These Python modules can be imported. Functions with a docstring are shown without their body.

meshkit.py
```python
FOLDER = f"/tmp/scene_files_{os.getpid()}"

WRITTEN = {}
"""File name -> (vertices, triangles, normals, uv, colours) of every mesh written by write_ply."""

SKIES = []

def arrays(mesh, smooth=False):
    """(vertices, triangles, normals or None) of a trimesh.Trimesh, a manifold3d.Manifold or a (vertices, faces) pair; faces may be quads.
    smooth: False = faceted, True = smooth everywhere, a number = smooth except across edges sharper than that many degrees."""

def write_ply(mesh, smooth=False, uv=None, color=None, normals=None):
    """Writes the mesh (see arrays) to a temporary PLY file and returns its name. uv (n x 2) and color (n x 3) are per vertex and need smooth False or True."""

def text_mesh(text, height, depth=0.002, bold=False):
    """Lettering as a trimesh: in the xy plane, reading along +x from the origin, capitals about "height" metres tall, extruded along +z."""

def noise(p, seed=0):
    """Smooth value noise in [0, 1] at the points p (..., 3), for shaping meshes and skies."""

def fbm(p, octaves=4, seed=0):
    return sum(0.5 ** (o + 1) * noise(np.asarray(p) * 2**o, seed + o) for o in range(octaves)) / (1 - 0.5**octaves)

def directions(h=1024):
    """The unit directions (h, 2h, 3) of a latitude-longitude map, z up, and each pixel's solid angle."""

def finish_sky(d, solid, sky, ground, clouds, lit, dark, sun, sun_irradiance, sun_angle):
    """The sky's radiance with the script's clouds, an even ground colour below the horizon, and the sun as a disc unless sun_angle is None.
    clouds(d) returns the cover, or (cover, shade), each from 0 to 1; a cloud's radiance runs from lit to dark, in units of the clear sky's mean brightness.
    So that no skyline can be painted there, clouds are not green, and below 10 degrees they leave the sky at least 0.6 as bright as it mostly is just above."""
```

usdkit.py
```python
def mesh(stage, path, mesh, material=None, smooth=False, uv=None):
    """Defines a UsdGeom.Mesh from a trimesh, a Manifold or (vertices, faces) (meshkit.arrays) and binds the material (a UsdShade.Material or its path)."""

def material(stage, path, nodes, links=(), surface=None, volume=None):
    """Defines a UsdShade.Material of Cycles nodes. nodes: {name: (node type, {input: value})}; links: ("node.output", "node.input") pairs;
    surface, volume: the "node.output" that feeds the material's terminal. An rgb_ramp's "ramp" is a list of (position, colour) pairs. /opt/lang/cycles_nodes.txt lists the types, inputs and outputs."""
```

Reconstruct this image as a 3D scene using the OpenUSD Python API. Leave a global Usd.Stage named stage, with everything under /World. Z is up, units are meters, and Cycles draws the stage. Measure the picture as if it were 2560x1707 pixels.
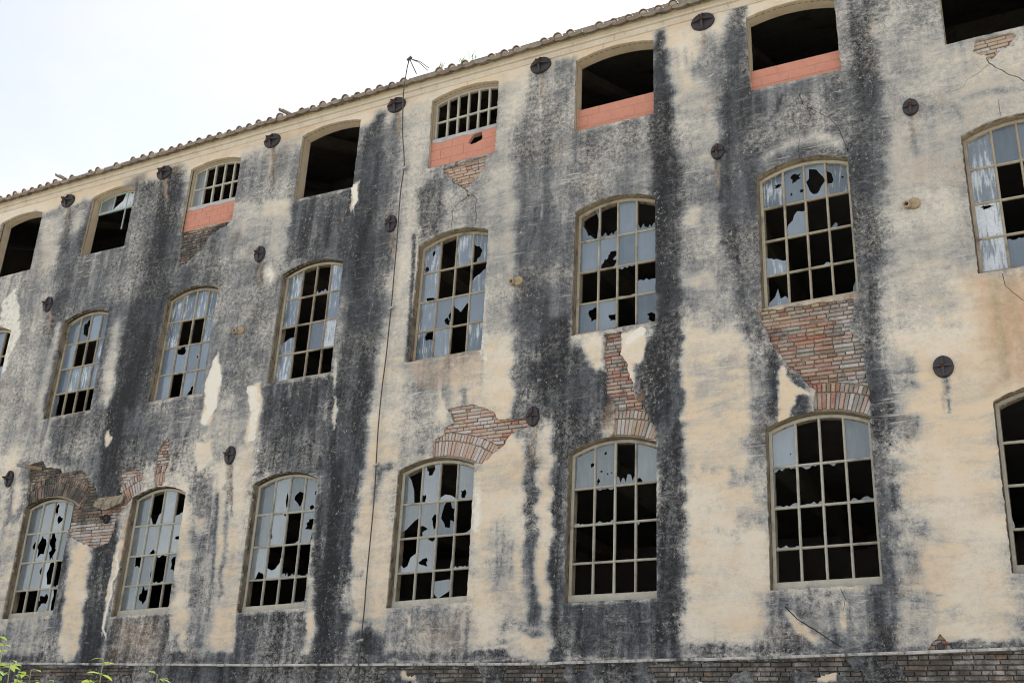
import math, random
import numpy as np, trimesh, shapely
from scipy.spatial import Delaunay, cKDTree
from shapely.geometry import Polygon, LineString, MultiPolygon, box as sbox
from shapely.ops import unary_union
import usdkit, meshkit
from pxr import Usd, UsdGeom, UsdShade, UsdLux, Sdf, Gf, Vt

stage = Usd.Stage.CreateInMemory()
UsdGeom.SetStageUpAxis(stage, 'Z'); UsdGeom.SetStageMetersPerUnit(stage, 1.0)
UsdGeom.Xform.Define(stage, '/World'); UsdGeom.Scope.Define(stage, '/World/Looks')
# ------------------------------------------------------------------ camera, sky, sun, exposure
CAM = {'eye': [21.922801, -14.890675, 1.66128], 'right': [0.883541, 0.466101, 0.04588], 'up': [0.139728, -0.355825, 0.924048], 'fwd': [-0.447025, 0.810023, 0.379513], 'focal': 38.72962}
EXPOSURE = 1.82
SUN_EL, SUN_AZ = math.radians(63), math.atan2(0.35, 1.0)     # the sun stands behind the building
cam = UsdGeom.Camera.Define(stage, '/World/camera')
cam.CreateHorizontalApertureAttr(36.0); cam.CreateFocalLengthAttr(CAM['focal']); cam.CreateExposureAttr(EXPOSURE)
cam.CreateClippingRangeAttr(Gf.Vec2f(0.1, 5000))
_r, _u, _f, _e = (np.array(CAM[k]) for k in ('right', 'up', 'fwd', 'eye'))
cam.AddTransformOp().Set(Gf.Matrix4d(*[float(x) for row in ([*_r, 0], [*_u, 0], [*(-_f), 0], [*_e, 1]) for x in row]))
sky = UsdLux.DomeLight.Define(stage, '/World/sky'); sky.GetPrim().SetCustomDataByKey('kind', 'structure')
skym = usdkit.material(stage, '/World/Looks/sky_look', {
    'tc': ('texture_coordinate', {}), 'mp': ('mapping', {'scale': (1.0, 1.0, 2.2)}),
    'n': ('noise_texture', {'scale': 1.7, 'detail': 6.0, 'roughness': 0.6}),
    'r': ('map_range', {'from_min': 0.40, 'from_max': 0.62, 'to_min': 0.62, 'to_max': 0.97, 'clamp': True}),
    's': ('sky_texture', {'sky_type': 'single_scattering', 'sun_disc': False, 'sun_elevation': SUN_EL, 'sun_rotation': SUN_AZ, 'altitude': 100.0, 'air_density': 1.0, 'aerosol_density': 2.0}),
    'bw': ('rgb_to_bw', {}), 'cl': ('mix', {'mix_type': 'multiply', 'fac': 1.0, 'color1': (1.22, 1.22, 1.24)}),
    'm': ('mix', {'mix_type': 'mix'}), 'b': ('background_shader', {'strength': 0.093})},
    [('tc.generated', 'mp.vector'), ('mp.vector', 'n.vector'), ('n.fac', 'r.value'), ('s.color', 'bw.color'), ('bw.val', 'cl.color2'),
     ('r.result', 'm.fac'), ('s.color', 'm.color1'), ('cl.color', 'm.color2'), ('m.color', 'b.color')], surface='b.background')
UsdShade.MaterialBindingAPI.Apply(sky.GetPrim()).Bind(skym)
sun = UsdLux.DistantLight.Define(stage, '/World/sun')
sun.CreateIntensityAttr(1.25); sun.CreateNormalizeAttr(True); sun.CreateAngleAttr(0.53); sun.CreateColorAttr(Gf.Vec3f(1.0, 0.97, 0.92))
_s = np.array([math.sin(SUN_AZ) * math.cos(SUN_EL), math.cos(SUN_AZ) * math.cos(SUN_EL), math.sin(SUN_EL)])
_x = np.cross([0, 0, 1], _s); _x /= np.linalg.norm(_x); _y = np.cross(_s, _x)
sun.AddTransformOp().Set(Gf.Matrix4d(*[float(x) for row in ([*_x, 0], [*_y, 0], [*_s, 0], [0, 0, 40, 1]) for x in row]))

# measured layout of the facade in metres: X along the wall, Z up
BRAMBLES = [('bramble_bush','leafy green bramble bush in the bottom left corner',[15.389,-9.7,0.0],[([15.09,-9.6,2.454],(0.1,0,0),1),([15.191,-9.75,2.518],(-0.1,0,0),1),([15.332,-9.7,2.338],(0.08,0,0.02),0),([15.676,-9.8,2.268],(0.12,0,0),1),([15.674,-9.65,2.213],(0.2,0,0),0),([15.689,-9.9,2.212],(0.0,0.1,0),0),([15.399,-9.5,2.224],(0.1,0.1,0),0)]),('bramble_shoot','tall single bramble shoot right of the bush,tip above the ledge line',[16.236,-9.7,0.0],[([16.204,-9.7,2.342],(0.08,0,0),1)]),('bramble_shoot','short yellow bramble tip farthest right at the bottom edge',[16.693,-9.6,0.0],[([16.591,-9.6,2.255],(-0.06,0,0),1)])]
OP = {'T0': [(-0.609,13.908),(0.834,13.908),(-0.609,12.383),(0.869,12.383)],'T1': [(2.487,13.906),(3.851,13.917),(2.449,12.406),(3.856,12.399)],'T2': [(5.499,13.935),(6.925,13.886),(5.499,12.383),(6.947,12.373)],'T3': [(8.534,14.002),(9.996,14.006),(8.532,12.488),(9.988,12.46)],'T4': [(11.676,13.981),(13.147,14.004),(11.714,12.457),(13.146,12.453)],'T5': [(14.738,13.976),(16.223,13.957),(14.741,12.471),(16.226,12.438)],'T6': [(17.882,13.884),(19.331,13.807),(17.893,12.42),(19.348,12.401)],'T7': [(20.896,13.962),(22.356,13.962),(20.896,12.381),(22.356,12.381)],'M0': [(-0.756,10.875),(0.704,10.875),(-0.756,8.548),(0.704,8.548)],'M1': [(2.415,10.816),(3.806,10.823),(2.419,8.558),(3.825,8.588)],'M2': [(5.446,10.86),(6.862,10.842),(5.441,8.571),(6.867,8.576)],'M3': [(8.501,10.845),(9.964,10.853),(8.491,8.57),(9.969,8.587)],'M4': [(11.657,10.842),(13.113,10.866),(11.638,8.554),(13.118,8.574)],'M5': [(14.804,10.847),(16.248,10.835),(14.791,8.572),(16.247,8.582)],'M6': [(17.936,10.791),(19.343,10.81),(17.932,8.522),(19.346,8.557)],'M7': [(20.947,10.759),(22.409,10.759),(20.951,8.547),(22.409,8.547)],'B1': [(2.46,6.649),(3.879,6.627),(2.504,4.398),(3.932,4.436)],'B2': [(5.498,6.615),(6.89,6.608),(5.502,4.363),(6.916,4.408)],'B3': [(8.511,6.633),(9.964,6.614),(8.519,4.341),(9.986,4.385)],'B4': [(11.64,6.594),(13.12,6.582),(11.648,4.326),(13.128,4.378)],'B5': [(14.799,6.605),(16.253,6.624),(14.788,4.312),(16.247,4.324)],'B6': [(17.906,6.652),(19.355,6.669),(17.88,4.368),(19.353,4.397)],'B7': [(20.93,6.711),(22.375,6.711),(20.9,4.462),(22.375,4.462)]}
PATCH = {'A': [(17.932,8.501),(18.201,8.489),(18.527,8.487),(18.824,8.489),(19.264,8.465),(19.269,8.362),(19.225,8.152),(19.173,7.97),(19.29,7.864),(19.337,7.732),(19.359,7.58),(19.354,7.36),(19.355,7.226),(19.38,7.114),(19.375,6.899),(19.366,6.639),(19.206,6.693),(18.989,6.748),(18.63,6.772),(18.609,6.81),(18.604,7.018),(18.651,7.135),(18.563,7.207),(18.499,7.315),(18.447,7.422),(18.322,7.514),(18.233,7.641),(18.179,7.751),(18.065,7.896),(18.001,8.101),(17.912,8.312),(17.905,8.446)],'B': [(15.383,8.5),(15.698,8.507),(15.664,8.428),(15.68,8.259),(15.66,8.123),(15.772,7.97),(15.8,7.788),(15.869,7.644),(15.89,7.507),(15.91,7.358),(16.004,7.294),(16.071,7.167),(16.215,6.89),(16.266,6.667),(15.886,6.719),(15.484,6.748),(15.55,6.872),(15.568,7.081),(15.566,7.307),(15.503,7.408),(15.419,7.5),(15.416,7.663),(15.42,7.881),(15.411,8.02),(15.368,8.124),(15.385,8.331)],'C': [(12.512,7.594),(12.708,7.61),(13.0,7.62),(13.164,7.566),(13.306,7.509),(13.46,7.394),(13.529,7.29),(14.055,7.259),(14.082,7.104),(13.92,7.094),(13.742,6.98),(13.658,6.838),(13.489,6.733),(13.381,6.64),(13.229,6.57),(13.108,6.581),(12.691,6.706),(12.303,6.743),(12.289,6.968),(12.322,7.092),(12.472,7.144),(12.516,7.267),(12.664,7.329),(12.598,7.485)],'D': [(12.036,12.354),(12.462,12.407),(12.979,12.425),(12.941,12.272),(12.933,12.145),(12.871,12.112),(12.797,12.017),(12.724,11.905),(12.665,11.839),(12.569,11.83),(12.431,11.942),(12.308,12.052),(12.252,12.13),(12.203,12.125),(12.148,12.204)],'D2': [(12.643,11.688),(12.751,11.636),(12.664,11.624),(12.539,11.565),(12.484,11.554)],'E': [(5.516,12.386),(5.895,12.373),(6.166,12.36),(6.67,12.362),(6.944,12.358),(6.843,12.304),(6.553,12.192),(6.383,12.098),(6.287,11.945),(6.189,11.804),(6.03,11.717),(5.899,11.614),(5.609,11.53),(5.618,11.636),(5.607,11.778),(5.577,11.979),(5.578,12.219)],'F': [(2.337,7.582),(2.731,7.62),(2.857,7.459),(3.309,7.399),(3.388,7.3),(3.962,7.303),(4.267,7.079),(4.405,6.925),(4.604,6.716),(5.143,6.639),(5.104,6.798),(5.062,7.151),(5.197,7.174),(5.533,7.231),(5.65,7.029),(5.74,6.746),(5.512,6.644),(5.459,6.58),(5.357,6.434),(5.261,6.355),(5.182,6.207),(5.168,5.988),(5.088,5.758),(4.713,5.679),(4.348,5.801),(3.917,5.964),(3.862,6.245),(3.892,6.577),(3.517,6.676),(3.152,6.722),(2.751,6.698),(2.494,6.609),(2.46,6.885),(2.438,7.126),(2.356,7.393)],'G': [(5.981,7.574),(6.185,7.782),(6.251,7.582),(6.322,7.262),(6.273,7.077),(6.297,6.87),(6.244,6.807),(6.047,6.789),(5.987,7.0),(5.969,7.226)],'H': [(21.327,12.334),(21.715,12.316),(21.837,12.294),(21.861,12.237),(21.774,12.125),(21.654,12.049),(21.575,12.016),(21.497,11.926),(21.447,11.926),(21.426,12.022),(21.313,12.09),(21.251,12.158)],'K': [(19.795,3.548),(19.998,3.753),(20.125,3.558)],'S1': [(3.217,3.468),(6.273,3.432),(6.518,2.618),(3.278,2.581)],'S2': [(11.612,3.407),(12.873,3.421),(13.399,3.417),(13.477,3.267),(13.551,2.645),(11.565,2.618)],'S3': [(13.856,3.413),(15.167,3.414),(15.221,2.667),(13.818,2.648)],'S4': [(16.088,3.407),(17.969,3.452),(19.732,3.512),(21.531,3.562),(21.421,2.748),(16.0,2.677)]}
CRACK = [([(12.272,12.093),(12.312,12.002),(12.431,11.934),(12.519,11.849),(12.604,11.789),(12.639,11.749),(12.62,11.674),(12.521,11.593),(12.413,11.53),(12.332,11.421),(12.347,11.228),(12.331,11.012)],0.012),([(12.659,11.689),(12.742,11.646),(12.837,11.538),(12.817,11.361),(12.85,11.229),(12.841,11.014)],0.01),([(21.422,11.982),(21.46,11.873),(21.536,11.777),(21.614,11.697),(21.678,11.614),(21.807,11.519),(21.869,11.438),(21.938,11.355)],0.013),([(21.448,11.876),(21.336,11.772),(21.23,11.723),(21.131,11.679),(21.078,11.597),(21.016,11.551),(20.907,11.542)],0.004),([(18.673,12.142),(18.737,11.925),(18.907,11.753),(19.104,11.593),(19.237,11.383),(19.294,11.161),(19.363,10.905)],0.008),([(18.536,12.145),(18.407,12.018),(18.279,11.926)],0.006),([(18.645,11.33),(18.621,11.162),(18.624,10.937)],0.006),([(18.077,11.16),(18.282,11.319),(18.482,11.373)],0.006),([(18.07,4.146),(18.249,3.957),(18.493,3.802),(18.771,3.608)],0.012),([(18.81,4.356),(18.868,4.22),(18.824,4.056)],0.005),([(15.296,14.297),(15.283,14.141),(15.252,14.061)],0.006),([(13.302,14.523),(13.311,14.353)],0.004),([(12.341,14.458),(12.434,14.387),(12.456,14.184),(12.457,14.072)],0.006),([(21.248,8.492),(21.263,8.317),(21.375,8.155),(21.464,8.055)],0.006),([(21.508,11.231),(21.496,10.941)],0.005),([(18.49,8.245),(18.499,8.179),(18.465,8.093),(18.466,8.016),(18.484,7.91)],0.008)]
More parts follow.
